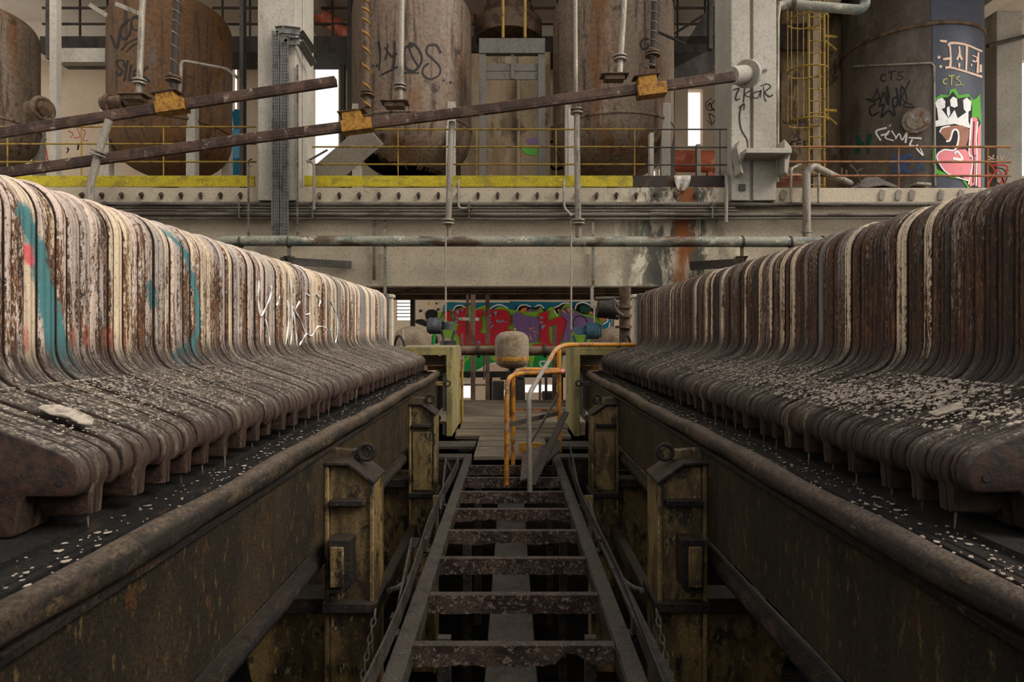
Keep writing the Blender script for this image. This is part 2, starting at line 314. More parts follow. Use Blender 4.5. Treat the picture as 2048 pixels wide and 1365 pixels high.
# the plates of the two filter presses: cast iron under many coats of paint, flaking along the profile
def plate_material():
    t = NT('flaking_plate_paint'); uv = t.n.new('ShaderNodeUVMap').outputs[0]; u = t.xyz(uv); pos = t.pos.outputs['Position']; p = t.xyz(pos)
    oi = t.n.new('ShaderNodeObjectInfo'); rnd = oi.outputs['Random']; oc = t.n.new('ShaderNodeSeparateColor'); t.t.links.new(oi.outputs['Color'], oc.inputs[0])
    cover, hue, dark = oc.outputs[0], oc.outputs[1], oc.outputs[2]
    off = t.math('MULTIPLY', rnd, 61.)
    def streak(a, b, det=6., rough=.65): return t.noise(t.comb(t.math('MULTIPLY', u[0], a), t.math('MULTIPLY', u[1], b), off), 1., det, rough)
    rust = t.mix(t.ramp(streak(9., 80.), .4, .6), S(46, 29, 20), S(108, 72, 45))
    rust = t.mix(t.ramp(streak(40., 190.), .52, .64), rust, S(146, 98, 56))
    rust = t.mix(t.ramp(streak(3., 60.), .58, .68), rust, S(72, 72, 82))
    rust = t.mix(t.ramp(streak(30., 230., 8., .75), .5, .62, 0., .8), rust, S(24, 17, 14))
    pc = t.mix(t.ramp(hue, .30, .34), S(206, 186, 158), S(200, 180, 166))
    pc = t.mix(t.ramp(hue, .62, .66), pc, S(172, 160, 150))
    pc = t.mix(t.ramp(hue, .93, .94), pc, S(112, 110, 108))
    pc = t.mix(t.ramp(streak(4., 70.), .5, .66, 0., .7), pc, S(150, 136, 124))
    chip = t.math('ADD', t.math('MULTIPLY', streak(38., 180., 9., .78), .6), t.math('MULTIPLY', streak(3.2, 44., 4.), .40))
    thr = t.math('SUBTRACT', .72, t.math('MULTIPLY', cover, .42))
    top = t.ramp(p[2], 1.60, 1.98)                                        # paint lasted longer on the shoulders
    thr = t.math('SUBTRACT', thr, t.math('MULTIPLY', top, .05))
    on = t.ramp(chip, t.math('SUBTRACT', thr, .012), t.math('ADD', thr, .012))
    col = t.mix(on, rust, pc)
    lowred = t.math('MULTIPLY', t.math('MULTIPLY', t.ramp(p[2], 1.50, 1.44), t.ramp(p[2], 1.36, 1.40)), t.ramp(t.noise(t.comb(off, p[1], 0.), 9., 2.), .58, .62, 0., .75))
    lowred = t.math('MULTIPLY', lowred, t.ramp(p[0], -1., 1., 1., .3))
    col = t.mix(t.math('MULTIPLY', lowred, t.ramp(chip, .42, .5)), col, S(176, 92, 74))
    pit = t.math('MULTIPLY', t.ramp(streak(55., 170., 6., .7), .57, .63), t.ramp(cover, .92, .75))
    col = t.mix(t.math('MULTIPLY', pit, .9), col, S(66, 42, 29))
    # two teal spray bands and a patch, and a pink patch, on the pale row
    def seg(y0, z0, y1, z1, w):
        dy, dz = y1-y0, z1-z0; L2 = dy*dy+dz*dz
        a = t.math('SUBTRACT', p[1], y0); b = t.math('SUBTRACT', p[2], z0)
        h = t.math('MULTIPLY', t.math('ADD', t.math('MULTIPLY', a, dy), t.math('MULTIPLY', b, dz)), 1/L2, clamp=True)
        ea = t.math('SUBTRACT', a, t.math('MULTIPLY', h, dy)); eb = t.math('SUBTRACT', b, t.math('MULTIPLY', h, dz))
        return t.math('SUBTRACT', t.math('SQRT', t.math('ADD', t.math('MULTIPLY', ea, ea), t.math('MULTIPLY', eb, eb))), w)
    def wall(px, py): Z = 1.704*F/(VX-px); return Z, Z_(py, Z)
    def band(pts):
        d = None
        for (a, b) in zip(pts, pts[1:]):
            (y0, z0), (y1, z1) = wall(*a[:2]), wall(*b[:2])
            e = seg(y0, z0, y1, z1, a[2]); d = e if d is None else t.math('MINIMUM', d, e)
        return t.ramp(t.math('ADD', d, t.math('MULTIPLY', t.math('SUBTRACT', t.noise(pos, 30., 5.), .5), .05)), .012, -.012)
    teal = t.math('MAXIMUM', band([(48, 425, .035), (74, 500, .045), (92, 590, .052), (112, 680, .055), (126, 745, .06), (158, 775, .06)]),
                  band([(345, 462, .02), (374, 510, .025), (392, 580, .03), (398, 650, .03), (385, 700, .05), (345, 725, .05)]))
    teal = t.math('MAXIMUM', teal, band([(303, 575, .035), (305, 605, .035)]))
    pink = band([(55, 500, .02), (60, 522, .02)])
    lft = t.ramp(p[0], -.8, -1.0)
    keep = t.math('MULTIPLY', lft, t.ramp(streak(9., 110., 8., .7), .31, .35))
    col = t.mix(t.math('MULTIPLY', keep, teal), col, S(70, 118, 120)); col = t.mix(t.math('MULTIPLY', keep, pink), col, S(204, 92, 96))
    # grime low down and on the ledges, pale dust on what faces up, white flakes
    low = t.math('MULTIPLY', t.ramp(p[2], 1.48, 1.30), t.ramp(streak(3., 30.), .25, .6, .45, 1.))
    col = t.mix(low, col, S(50, 43, 37))
    up = t.xyz(t.pos.outputs['Normal'])[2]; dn = t.noise(pos, 16., 7., .7)
    dust = t.math('MULTIPLY', t.ramp(up, .25, .9), t.ramp(dn, .3, .6, .35, .85))
    col = t.mix(t.math('MULTIPLY', dust, t.ramp(p[2], 1.5, 1.8, .85, .6)), col, t.mix(t.ramp(p[2], 1.4, 1.9), t.mix(t.ramp(t.noise(pos, 55., 9., .82), .44, .56), S(44, 38, 33), S(140, 128, 117)), t.mix(t.ramp(p[0], -1., 1.), S(188, 172, 160), S(100, 90, 81))))  # shoulder dust coloured darker on the dark row to paint in its dimmer light
    speck = t.math('MULTIPLY', t.math('MULTIPLY', t.ramp(up, .6, .9), t.ramp(p[2], 1.40, 1.34)), t.ramp(t.noise(pos, 110., 5., .65), .57, .63))
    col = t.mix(t.math('MULTIPLY', speck, t.ramp(t.noise(pos, 3.2, 4.), .38, .62, .15, 1.)), col, S(206, 196, 182))
    crack = t.math('MULTIPLY', t.ramp(t.noise(t.comb(t.math('MULTIPLY', u[0], 5.), t.math('MULTIPLY', p[1], 46.), 3.), 1., 8., .7), .5, .42), t.ramp(p[2], 1.42, 1.32))
    col = t.mix(t.math('MULTIPLY', crack, .7), col, S(36, 31, 27))
    nose = t.ramp(p[2], 1.13, 1.06)
    col = t.mix(t.math('MULTIPLY', nose, t.ramp(streak(20., 40.), .35, .6, .35, .8)), col, S(64, 47, 37))
    col = t.mix(t.math('MULTIPLY', dark, t.ramp(streak(3., 50.), .3, .65, .35, 1.)), col, S(30, 24, 20))
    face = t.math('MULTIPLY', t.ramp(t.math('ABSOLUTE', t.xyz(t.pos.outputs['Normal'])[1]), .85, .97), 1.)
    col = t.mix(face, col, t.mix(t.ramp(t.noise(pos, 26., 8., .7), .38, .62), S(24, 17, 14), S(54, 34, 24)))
    hgt = t.math('ADD', t.math('MULTIPLY', on, .5), t.math('ADD', streak(30., 160., 8., .75), t.math('MULTIPLY', t.noise(pos, 90., 4.), .5)))
    nf = t.math('SUBTRACT', 1., face)
    hgt = t.math('ADD', t.math('MULTIPLY', hgt, nf), t.math('MULTIPLY', t.noise(pos, 60., 8., .7), face))
    return t.done(col, t.ramp(on, 0., 1., .72, .62), 0., hgt, .5, .012, .3)
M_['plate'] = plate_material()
U = .0069
# ---------------------------------------------------------------- filter plates
def plate_profile(tab):
    pts = [(.0, 2.034), (.2, 2.03), (.38, 2.024), (.455, 2.018)]
    for i in range(1, 8):
        a = math.pi/2*(1-i/8); pts.append((.455+.165*math.cos(a), 1.853+.165*math.sin(a)))
    pts += [(.62, 1.853), (.62, 1.70), (.62, 1.55), (.62, 1.40)]
    for i in range(1, 6):
        a = math.pi+i/6*(math.pi/2*.80); pts.append((.76+.14*math.cos(a), 1.395+.14*math.sin(a)))
    pts += [(.76, 1.248), (.86, 1.212), (.98, 1.170), (1.08, 1.133), (1.115, 1.116), (1.138, 1.095), (1.150, 1.062), (1.148, 1.03), (1.134, 1.004)]
    if tab: pts += [(1.128, .93), (1.0, .922), (.985, .95)]
    else: pts += [(1.115, .998), (1.0, 1.000), (.985, .985)]
    pts += [(.975, .90), (.955, .886), (.5, .886), (.0, .886)]
    return pts
def plate_mesh(name, th, tab, groove):
    prof = plate_profile(tab); full = prof+[(-a, z) for a, z in reversed(prof[1:-1])]; n = len(full)
    arc = [0.]
    for i in range(1, n): arc.append(arc[-1]+math.dist(full[i], full[i-1]))
    half = len(prof)-1; arc = [arc[i] if i <= half else arc[n-i] if n-i < len(arc) else 0 for i in range(n)]
    nr = []
    for i in range(n):
        a, b = full[i-1], full[(i+1) % n]; tx, tz = b[0]-a[0], b[1]-a[1]; l = math.hypot(tx, tz); nr.append((tz/l, -tx/l))
    c = min(.012, th*.3)
    rings = [(0, c), (c*.3, c*.3), (c, 0)]
    if groove: g = th*groove; rings += [(g-.005, 0), (g-.002, .006), (g+.002, .006), (g+.005, 0)]
    rings += [(th-c, 0), (th-c*.3, c*.3), (th, c)]
    vs, fs, uvv = [], [], []
    for y, d in rings:
        for i, (a, z) in enumerate(full):
            vs.append((a+nr[i][0]*d, y, z+nr[i][1]*d)); uvv.append((arc[i], y))
    for r in range(len(rings)-1):
        for i in range(n):
            j = (i+1) % n; fs.append((r*n+i, r*n+j, (r+1)*n+j, (r+1)*n+i))
    for r, rev in ((0, True), (len(rings)-1, False)):
        for t in tessellate_polygon([[Vector((a, z, 0)) for a, z in full]]):
            fs.append(tuple(r*n+k for k in (reversed(t) if rev else t)))
    me = bpy.data.meshes.new(name); me.from_pydata(vs, [], fs)
    import bmesh
    b = bmesh.new(); b.from_mesh(me); bmesh.ops.recalc_face_normals(b, faces=b.faces); b.to_mesh(me); b.free()
    ul = me.uv_layers.new(name='UVMap')
    for lp in me.loops: ul.data[lp.index].uv = uvv[lp.vertex_index]
    me.polygons.foreach_set('use_smooth', [True]*len(me.polygons)); me.set_sharp_from_angle(angle=math.radians(50)); me.materials.append(M_['plate'])
    return me
MESHES = [(th, tab, plate_mesh('filter_plate', th, tab, g)) for th, tab, g in
          [(.052, 0, .5), (.052, 1, .5), (.060, 0, 0), (.060, 1, .33), (.046, 0, 0), (.046, 1, .45), (.068, 0, .62), (.068, 1, .4), (.034, 0, 0), (.026, 0, 0)]]
PC = {'pale': -2.324, 'dark': 2.324+.058}
def plates(side):
    y, k = 1.70, 0
    rr = random.Random(3 if side == 'pale' else 11)
    while y < 8.58:
        k += 1
        wantab = 1 if k % 3 == 2 else 0
        th, tab, me = rr.choice([m for m in MESHES if m[1] == wantab])
        if k == 1: th, tab, me = MESHES[6]
        if k == 2: th, tab, me = MESHES[3]
        o = bpy.data.objects.new('filter_plate', me); COL.objects.link(o)
        o.location = (PC[side]+rr.uniform(-.006, .006), y, rr.uniform(0, .012)); o.rotation_euler = (0, rr.uniform(-.002, .002), 0)
        h = rr.random(); look = 'rust-flecked pale'
        if side == 'pale':
            cov = rr.uniform(.38, .62); dk = max(0, rr.uniform(-.5, .35))
            if h > .94: cov, look, dk = .92, 'plain grey', 0
            elif h < .30 and rr.random() < .3: cov, look, dk = .80, 'solid cream', 0
            elif cov < .5: look = 'mostly rusty'
            Zc = y
            if k > 60: cov = min(.9, cov+.04)
        else:
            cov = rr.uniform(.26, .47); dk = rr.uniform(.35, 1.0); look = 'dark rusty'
            if h > .94: cov, look, dk = .8, 'grey painted', .35
            elif h < .30 and rr.random() < .3: cov, look, dk = .55, 'cream-streaked', 0
            elif dk > .6: look = 'blackened'
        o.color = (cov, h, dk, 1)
        teal = side == 'pale' and (1.72 < y < 2.1 or 2.5 < y < 2.8)
        tag(o, '%s filter plate%s, %s from the camera in the %s row' % (look, ' crossed by teal paint' if teal else '', ordinal(k), 'pale' if side == 'pale' else 'dark rusty'),
            'filter plate', 'filter plates of the %s press' % ('pale streaked' if side == 'pale' else 'dark rusty'))
        sg = 1 if side == 'pale' else -1
        if k == 1:
            m = MB(); m.cyl((o.location.x+sg*1.095, y-.003, o.location.z+1.042), (o.location.x+sg*1.095, y+.012, o.location.z+1.042), .011, 14); m.build('lug_hole', K['black'], o)  # black disc painted as the shaded inside of the hole
        if tab and y < 5 and rr.random() < .75:
            m = MB(); qx = o.location.x+sg*rr.uniform(1.10, 1.13); z0 = .935; m.tube([(qx, y+th*.4, z0+.04), (qx+sg*.002, y+th*.4, z0-.01), (qx+sg*.004, y+th*.42, z0-rr.uniform(.03, .05))], [.006, .004, .0015], 6); m.build('sludge_drip', M_['hose'], o)
        gap = rr.choice([.003, .004, .005, .006, .008, .014, .018]) if k > 1 else .006
        y += th+gap
    return y
YEND = {s: plates(s) for s in ('pale', 'dark')}

# ---------------------------------------------------------------- the two press frames that carry the plates
def press(side):
    sg = -1 if side == 'pale' else 1; ox = .0 if side == 'pale' else .055
    x = lambda d: sg*(d+ox)                                # distance from the middle of the walkway
    nm = 'pale streaked' if side == 'pale' else 'dark rusty'
    Tt = thing('press_frame', (x(2.3), 5., -2.), 'oily ochre steel frame with drip rail carrying the %s plates' % nm, 'press frame', 'filter press frames beside the walkway')
    bx = lambda m, a, b, *r: m.box(min(x(a), x(b)), max(x(a), x(b)), *r)
    m = MB()
    rp = [Vector((x(1.035), y, .857+.006*math.sin(y*2.3)+.003*math.sin(y*7))) for y in [0.6+.25*i for i in range(37)]]
    m.tube(rp, [.047+.004*math.sin(i*1.7) for i in range(37)], 14); m.build('drip_rail', M_['rail'], Tt)
    m = MB(); bx(m, 1.06, 3.6, .5, 9.3, .80, .84); bx(m, 1.14, 1.17, .5, 9.3, .838, .862); bx(m, 1.17, 3.5, .5, 9.3, .838, .866)
    m.build('drip_tray', M_['blacktray'], Tt, bevel=.004)
    m = MB(); bx(m, 1.25, 1.4, .6, 9.3, .864, .884); bx(m, 2.9, 3.05, .6, 9.3, .864, .884); m.build('carrier_bar', M_['blacktray'], Tt)
    m = MB(); bx(m, 1.035, 1.06, .5, 9.5, .31, .775); bx(m, 3.58, 3.6, .5, 9.5, .31, .775); m.build('side_plate', M_['golddark'], Tt, bevel=.004)
    m = MB(); bx(m, 1.02, 1.10, .5, 9.5, .775, .80); m.build('flange_strip', M_['black'], Tt, bevel=.005)
    m = MB(); m.tube([(x(1.10), .4+.5*i, .165+.004*math.sin(i*2)) for i in range(19)], .05, 14); m.build('drain_pipe', M_['black'], Tt)
    m = MB(); m.tube([(x(1.55), .4+.5*i, .10) for i in range(19)], .07, 12); m.build('drain_pipe', M_['black'], Tt)
    for yp in (3.60, 6.45, 8.98):
        m = MB()
        if yp > 8:
            m.prism([(x(1.06), .72), (x(1.06), .79), (x(.90), .775), (x(.83), .80), (x(.80), .775), (x(.82), .73), (x(.90), .715)], 'y', yp-.02, yp+.03) if False else None
            m.bar((x(1.05), 8.55, .75), (x(.90), 8.56, .745), .03, .06); eb = m.build('eye_bar', M_['gold'], Tt, bevel=.006)
            m = MB(); m.ring((x(.87), 8.54, .75), (0, 1, 0), .038, .011); m.build('eye_ring', M_['black'], eb); continue
        bx(m, 1.01, 1.034, yp-.14, yp+.14, -2, .72)                     # outer flange
        bx(m, .76, .785, yp-.14, yp+.14, -2, .62)                        # inner flange
        m.prism([(x(.785), -2), (x(1.01), -2), (x(1.01), .705), (x(.90), .705), (x(.785), .61)], 'y', yp-.115, yp-.09)
        post = m.build('support_post', M_['gold'], Tt, bevel=.006)
        m = MB(); m.prism([(x(.752), .62), (x(.90), .728), (x(1.034), .728), (x(1.034), .710), (x(.905), .710), (x(.76), .602)], 'y', yp-.15, yp+.15); m.build('post_cap', M_['black'], post, bevel=.005)
        m = MB(); bx(m, .80, 1.0, yp-.17, yp-.115, .49, .525); m.build('shelf_lip', M_['black'], post, bevel=.006)
        if yp < 6:
            m = MB(); m.prism([(x(.865), .33), (x(.985), .33), (x(.985), .04), (x(.90), .04), (x(.865), .08)], 'y', yp-.23, yp-.115); m.build('junction_box', M_['black'], post, bevel=.006)
            m = MB(); bx(m, .90, .975, yp-.245, yp-.23, .075, .295); m.build('box_cover', M_['gold'], post, bevel=.006)
        else:
            m = MB(); bx(m, .80, .995, yp-.135, yp-.115, -.15, .44); m.build('cover_panel', M_['gold'], post, bevel=.006)
        m = MB(); bx(m, .74, 1.04, yp-.17, yp+.17, -.10 if yp < 6 else -.22, -.04 if yp < 6 else -.17); m.build('base_flange', M_['black'], post, bevel=.008)
        # eye bar that sticks out over the walkway
        m = MB(); m.prism([(x(1.06), .72), (x(1.06), .79), (x(.90), .775), (x(.83), .80), (x(.80), .775), (x(.82), .73), (x(.90), .715)], 'y', yp-.02, yp+.03)
        eb = m.build('eye_bar', M_['gold'], Tt, bevel=.006)
        m = MB(); m.ring((x(.825), yp-.03, .765), (0, 1, 0), .044, .012); m.build('eye_ring', M_['black'], eb)
        m = MB(); bx(m, .88, 2.9, yp-.10, yp+.10, -.13, -.045); m.build('cross_beam', M_['black'], Tt, bevel=.006)
        m = MB(); m.prism([(x(1.06), -.13), (x(1.62), -.13), (x(1.35), -1.2), (x(1.06), -1.2)], 'y', yp+.03, yp+.07); m.build('gusset_plate', M_['gold'], Tt, bevel=.006)
        m = MB(); bx(m, .86, 1.55, yp+.55, yp+.60, -.80, -.10); m.build('back_panel', M_['golddark'], Tt, bevel=.01)
        m = MB(); bx(m, 2.9, 3.1, yp-.12, yp+.12, -2, .80); m.build('support_post', M_['golddark'], Tt, bevel=.006)
    m = MB(); bx(m, .95, 1.03, 1.3, 9.2, -.62, -.50); m.build('lower_beam', M_['golddark'], Tt, bevel=.006)
    # far end head of the press
    m = MB(); ye = YEND[side]+.01; bx(m, 1.69, 3.05, ye, ye+.10, .88, 1.99); m.build('end_head', M_['steel'], Tt, bevel=.03)
    m = MB(); bx(m, 1.655, 1.75, ye+.12, ye+.24, .88, 1.96); bx(m, 1.635, 1.80, ye+.105, ye+.26, 1.93, 1.98); m.build('head_stanchion', M_['concrete'], Tt, bevel=.01)
    # drips of dried sludge along the rail and tray
    return Tt
FRAME = {s: press(s) for s in ('pale', 'dark')}

# sagging hoses, chains along the posts
for sg, nm, ox in ((-1, 'pale streaked', 0), (1, 'dark rusty', .055)):
    m = MB(); m.tube(sag((sg*(.725+ox), 6.20, -.22), (sg*(.72+ox), 3.70, -.08), .20, 20), .017, 8)
    tag(m.build('slack_hose', M_['hose']), 'grey slack hose hanging between the posts of the %s press' % nm, 'hose', 'slack hoses along the walkway')
    m = MB(); pts = sag((sg*(.74+ox), 3.42, -.07), (sg*(.80+ox), 1.9, -1.0), .12, 46)
    for i in range(46):
        a, b = pts[i], pts[i+1]; d = (b-a).normalized(); c = (a+b)/2; s = d.cross(Vector((0,0,1))).normalized(); w = s if i % 2 else s.cross(d)
        m.tube([c+d*.028*math.cos(q)+w*.013*math.sin(q) for q in [2*math.pi*k/8 for k in range(8)]], .0048, 5, closed=True)
    tag(m.build('link_chain', M_['hose'], base=pts[-1]), 'dusty link chain hanging down from the front post of the %s press' % nm, 'chain', 'chains on the press posts')
    m = MB(); m.box(sg*(.725+ox)-.05, sg*(.725+ox)+.035, 6.18, 6.22, -.27, -.17); tag(m.build('hook_plate', M_['ypress'], bevel=.004), 'small yellow-green hook plate holding the hose of the %s press' % nm, 'hook plate', 'hose hook plates')

# ---------------------------------------------------------------- fallen paint
def flakes(name, label, n, spot, seed, smin=.003, smax=.016):
    r = random.Random(seed); m = MB()
    for i in range(n):
        c, nrm = spot(r); nrm = Vector(nrm).normalized(); s = smin+(smax-smin)*r.random()**2.6
        a = nrm.orthogonal().normalized(); b = nrm.cross(a); k = r.randint(4, 6); q = r.random()*6.3
        tilt = Vector((r.uniform(-.25, .25), r.uniform(-.25, .25), r.uniform(-.1, .1)))
        ring = []
        for j in range(k):
            an = q+2*math.pi*j/k; rr = s*r.uniform(.55, 1.1); v = a*math.cos(an)*rr+b*math.sin(an)*rr*.8
            ring.append(c+v+nrm*(.003+abs(v.dot(tilt))*.8))
        top = [p+nrm*.0022 for p in ring]
        m.add(ring+top, [tuple(range(k-1, -1, -1)), tuple(range(k, 2*k))]+[(j, (j+1) % k, k+(j+1) % k, k+j) for j in range(k)])
    return tag(m.build(name, M_['flake'], smooth=False), label, 'paint flakes', kind='stuff')
def ledge(side, lo, hi, cl=()):
    sg = -1 if side == 'pale' else 1
    def f(r):
        if cl and r.random() < .7:
            c = r.choice(cl); y, d = r.gauss(c[0], c[2]), r.gauss(c[1], .07)
        else: y, d = lo+(hi-lo)*r.random()**1.3, r.uniform(.74, 1.1)
        y = min(max(y, 1.75), 8.5); d = min(max(d, .74), 1.10)
        z = 1.2555-(d-.74)*.343+.014
        return Vector((PC[side]-sg*d, y, z)), (-sg*.32, 0, 1)
    return f
flakes('paint_flake_litter', 'scattered white paint flakes lying on the ledge of the dark rusty plates', 4200, ledge('dark', 1.75, 8.4, [(2.15, .93, .22), (2.6, 1.0, .2), (3.2, .95, .35), (4.2, .95, .5), (2.3, .84, .15)]), 5)
flakes('paint_flake_litter', 'scattered white paint flakes lying on the ledge of the pale streaked plates', 1500, ledge('pale', 1.75, 8.4, [(2.3, .8, .2), (3.0, .85, .3), (2.2, .98, .25)]), 6, .0025, .010)
def trayspot(side):
    sg = -1 if side == 'pale' else 1; ox = 0 if side == 'pale' else .055
    return lambda r: (Vector((sg*(r.uniform(1.075, 1.3)+ox), 1.2+7.*r.random()**1.6, .866)), (0, 0, 1))
flakes('paint_flake_litter', 'pale flakes and grit lying in the oily tray under the pale plates', 420, trayspot('pale'), 8, .003, .014)
flakes('paint_flake_litter', 'pale flakes and grit lying in the oily tray under the dark plates', 700, trayspot('dark'), 9, .003, .016)
def big_flake(c, nrm, pts, label):
    nrm = Vector(nrm).normalized(); a = Vector((1, 0, 0)); a = (a-nrm*a.dot(nrm)).normalized(); b = nrm.cross(a); c = Vector(c); m = MB()
    k = len(pts); r = random.Random(4); low = [c+a*u+b*v+nrm*(.004+.014*r.random()) for u, v in pts]; mid = c+nrm*.004
    m.add(low+[p+nrm*.004 for p in low]+[mid, mid+nrm*.006],
          [(j, (j+1) % k, k+(j+1) % k, k+j) for j in range(k)]+[((j+1) % k, j, 2*k) for j in range(k)]+[(k+j, k+(j+1) % k, 2*k+1) for j in range(k)])
    tag(m.build('paint_flake', M_['flake'], smooth=False), label, 'paint flake', 'big paint flakes')
big_flake((PC['pale']+.99, 1.90, 1.188), (.32, 0, 1), [(-.09, -.03), (-.04, -.042), (.01, -.035), (.05, -.045), (.075, -.02), (.06, .01), (.02, .018), (-.02, .032), (-.07, .03), (-.10, .008)], 'large curled white flake on the ledge of the pale plates by the camera')
big_flake((PC['dark']-.97, 2.02, 1.194), (-.32, 0, 1), [(-.06, -.03), (.03, -.035), (.06, .01), (.02, .035), (-.05, .02)], 'larger pale flake among the litter on the ledge of the dark plates')
# white scribble sprayed across the pale row
def pw(px, py):
    Z = 1.704*F/(VX-px); return Vector((-1.700, Z, Z_(py, Z)))
SCR = [[(516, 562), (515, 600), (519, 632), (528, 620), (540, 590), (541, 572)], [(552, 612), (556, 600), (557, 590)], [(530, 640), (536, 670), (538, 700)], [(574, 600), (576, 640), (570, 690), (568, 700)],
       [(580, 560), (582, 600), (583, 650), (580, 690)], [(598, 603), (590, 622), (600, 640), (610, 668)], [(586, 625), (590, 660), (594, 692), (604, 680), (612, 668), (622, 672), (634, 655), (648, 655), (656, 665)],
       [(612, 588), (617, 592)], [(610, 630), (618, 628)], [(660, 602), (672, 630), (674, 668), (666, 688), (660, 660)], [(632, 588), (640, 600), (636, 614)]]
m = MB()
for st in SCR:
    c = curve([(a, b, 0) for a, b in st], 6); pp = [pw(v.x, v.y) for v in c]
    m.tube(pp, [.0055+.003*math.sin(i*.9) for i in range(len(pp))], 6)
tag(m.build('graffiti_scribble', K['white']), 'thin white spray scribble across the middle of the pale plate row', 'graffiti')
# ---------------------------------------------------------------- the bare walkway frame between the presses
W = thing('walkway_frame', (0, 3, -1.6), 'bare dusty steel walkway frame with open cross members running between the presses', 'walkway frame')
for sg, a in ((-1, -.50), (1, .525)):
    m = MB(); m.box(a-.04, a+.045, .9, 7.3, -.012, 0); m.box(a-sg*.045, a-sg*.035, .9, 7.3, -.10, -.012); m.build('stringer', M_['walk'], W, bevel=.003)
    # raised edge strips, bent out here and there
    m = MB(); pts = [Vector((a+sg*(.075+.018*math.sin(y*1.9+sg)), y, .012+.05+.018*math.sin(y*1.4))) for y in [1.0+.3*i for i in range(20)]]
    for p, q in zip(pts, pts[1:]): m.bar(p, q, .009, .10)
    m.build('edge_strip', M_['walk'], W, bevel=.002)
    for y in (1.9, 3.05, 4.2, 5.3):
        m = MB(); m.box(a+sg*.075-.012, a+sg*.075+.012, y-.03, y+.03, -.05, .07); m.box(min(a, a+sg*.11), max(a, a+sg*.11), y-.03, y+.03, -.03, -.012); m.build('strip_lug', M_['walk'], W, bevel=.003)
    if sg < 0:
        m = MB(); m.bar((a-.07, 5.05, .0), (a-.115, 5.9, .24), .012, .05); m.bar((a-.115, 5.9, .24), (a-.09, 6.3, .02), .012, .05); m.build('bent_strip', M_['walk'], W)
        m = MB(); m.bar((a-.07, 3.1, .02), (a-.12, 3.9, .14), .012, .06); m.bar((a-.12, 3.9, .14), (a-.08, 4.3, .0), .012, .06); m.build('bent_strip', M_['walk'], W)
    else:
        m = MB(); m.bar((a+.07, 5.2, .0), (a+.10, 6.7, .25), .012, .05); m.build('bent_strip', M_['walk'], W)
        m = MB(); m.bar((a+.10, 1.2, .09), (a+.085, 5.1, .03), .05, .012); m.build('edge_strip', M_['walk'], W)
rg = random.Random(21)
for i in range(10):
    y = 1.776+.555*i
    m = MB(); m.box(-.455, .48, y, y+.05, -.012, 0)
    n = 34; top = []; bot = []
    for k in range(n+1):
        xk = -.455+.935*k/n; d = .092
        if i in (2,): d -= max(0, .06*math.exp(-((xk-.28)/.07)**2)) + .012*rg.random()
        if i in (5, 6): d -= .03*abs(math.sin(xk*7+i))*(rg.random()*.7+.3)
        else: d -= .006*rg.random()
        top.append((xk, -.012)); bot.append((xk, -.012-d))
    for k in range(n):
        m.prism([top[k], top[k+1], bot[k+1], bot[k]], 'y', y+.0, y+.007)
    m.v = m.v
    m.build('cross_member', M_['rung'], W)
m = MB(); m.box(-.15, .15, .9, 7.4, -.60, -.52); m.build('centre_plank', M_['walk'], W, bevel=.01)
for y in (1.5, 3.1, 4.8, 6.4):
    m = MB(); m.box(-.70, .70, y, y+.08, -.70, -.60); m.build('under_beam', M_['black'], W, bevel=.006)
    m = MB(); m.box(-.38, -.31, y+.1, y+.15, -1.6, -.12); m.box(.38, .44, y+.1, y+.15, -1.6, -.12); m.build('hanger_post', M_['walk'], W, bevel=.004)
for y in (1.2, 2.3):
    pass
m = MB(); m.box(-.40, -.32, 2.1, 2.13, -1.6, -.1)
for z in range(14): pass
m.build('perforated_post', M_['tray'], W)

# ---------------------------------------------------------------- deck planks beyond the bare frame
ys = [7.32]
while ys[-1] < 13.3: ys.append(ys[-1]+.36)
rd = random.Random(5)
for i, y in enumerate(ys[:-1]):
    x0, x1 = -.80+rd.uniform(-.02, .02), .86+rd.uniform(-.02, .02)
    if y < 8.6: x0, x1 = -.44, .46
    if y > 10.1: x0, x1 = -1.28, 1.22
    m = MB(); m.bar((x0, y+.17, -.03), (x1, y+.17+rd.uniform(-.01, .01), -.03+rd.uniform(-.012, .012)), .33+rd.uniform(-.03, .012), .05)
    tag(m.build('deck_plank', M_['plank'], bevel=.006), '%s grey plank of the deck, counted from the bare frame' % ordinal(i+1), 'plank', 'deck planks')
for sg, nm, ox in ((-1, 'pale', 0), (1, 'dark rusty', .03)):
    for j, (y, w, z) in enumerate(((8.05, .40, -.02), (7.35, .22, -.02))):
        m = MB(); a, b = sorted((sg*(.47+ox), sg*(1.0+ox))); m.box(a, b, y, y+w, z-.04, z)
        tag(m.build('landing_plate', M_['walk'], bevel=.006), '%s dusty landing plate beside the walkway by the %s press' % (('wide', 'narrow')[j], nm), 'landing plate', 'landing plates')
    m = MB(); a, b = sorted((sg*(.50+ox), sg*(.98+ox))); m.box(a, b, 7.36, 7.44, -.35, -.07); tag(m.build('steel_beam', M_['black'], bevel=.005), 'dark steel beam under the landing plates by the %s press' % nm, 'beam', 'landing beams')
m = MB(); m.box(-.42, .44, 7.46, 8.6, -.20, -.07); m.box(-.72, .72, 8.6, 13.25, -.20, -.07); tag(m.build('deck_joist', M_['black']), 'dark framework carrying the grey deck planks', 'deck frame')

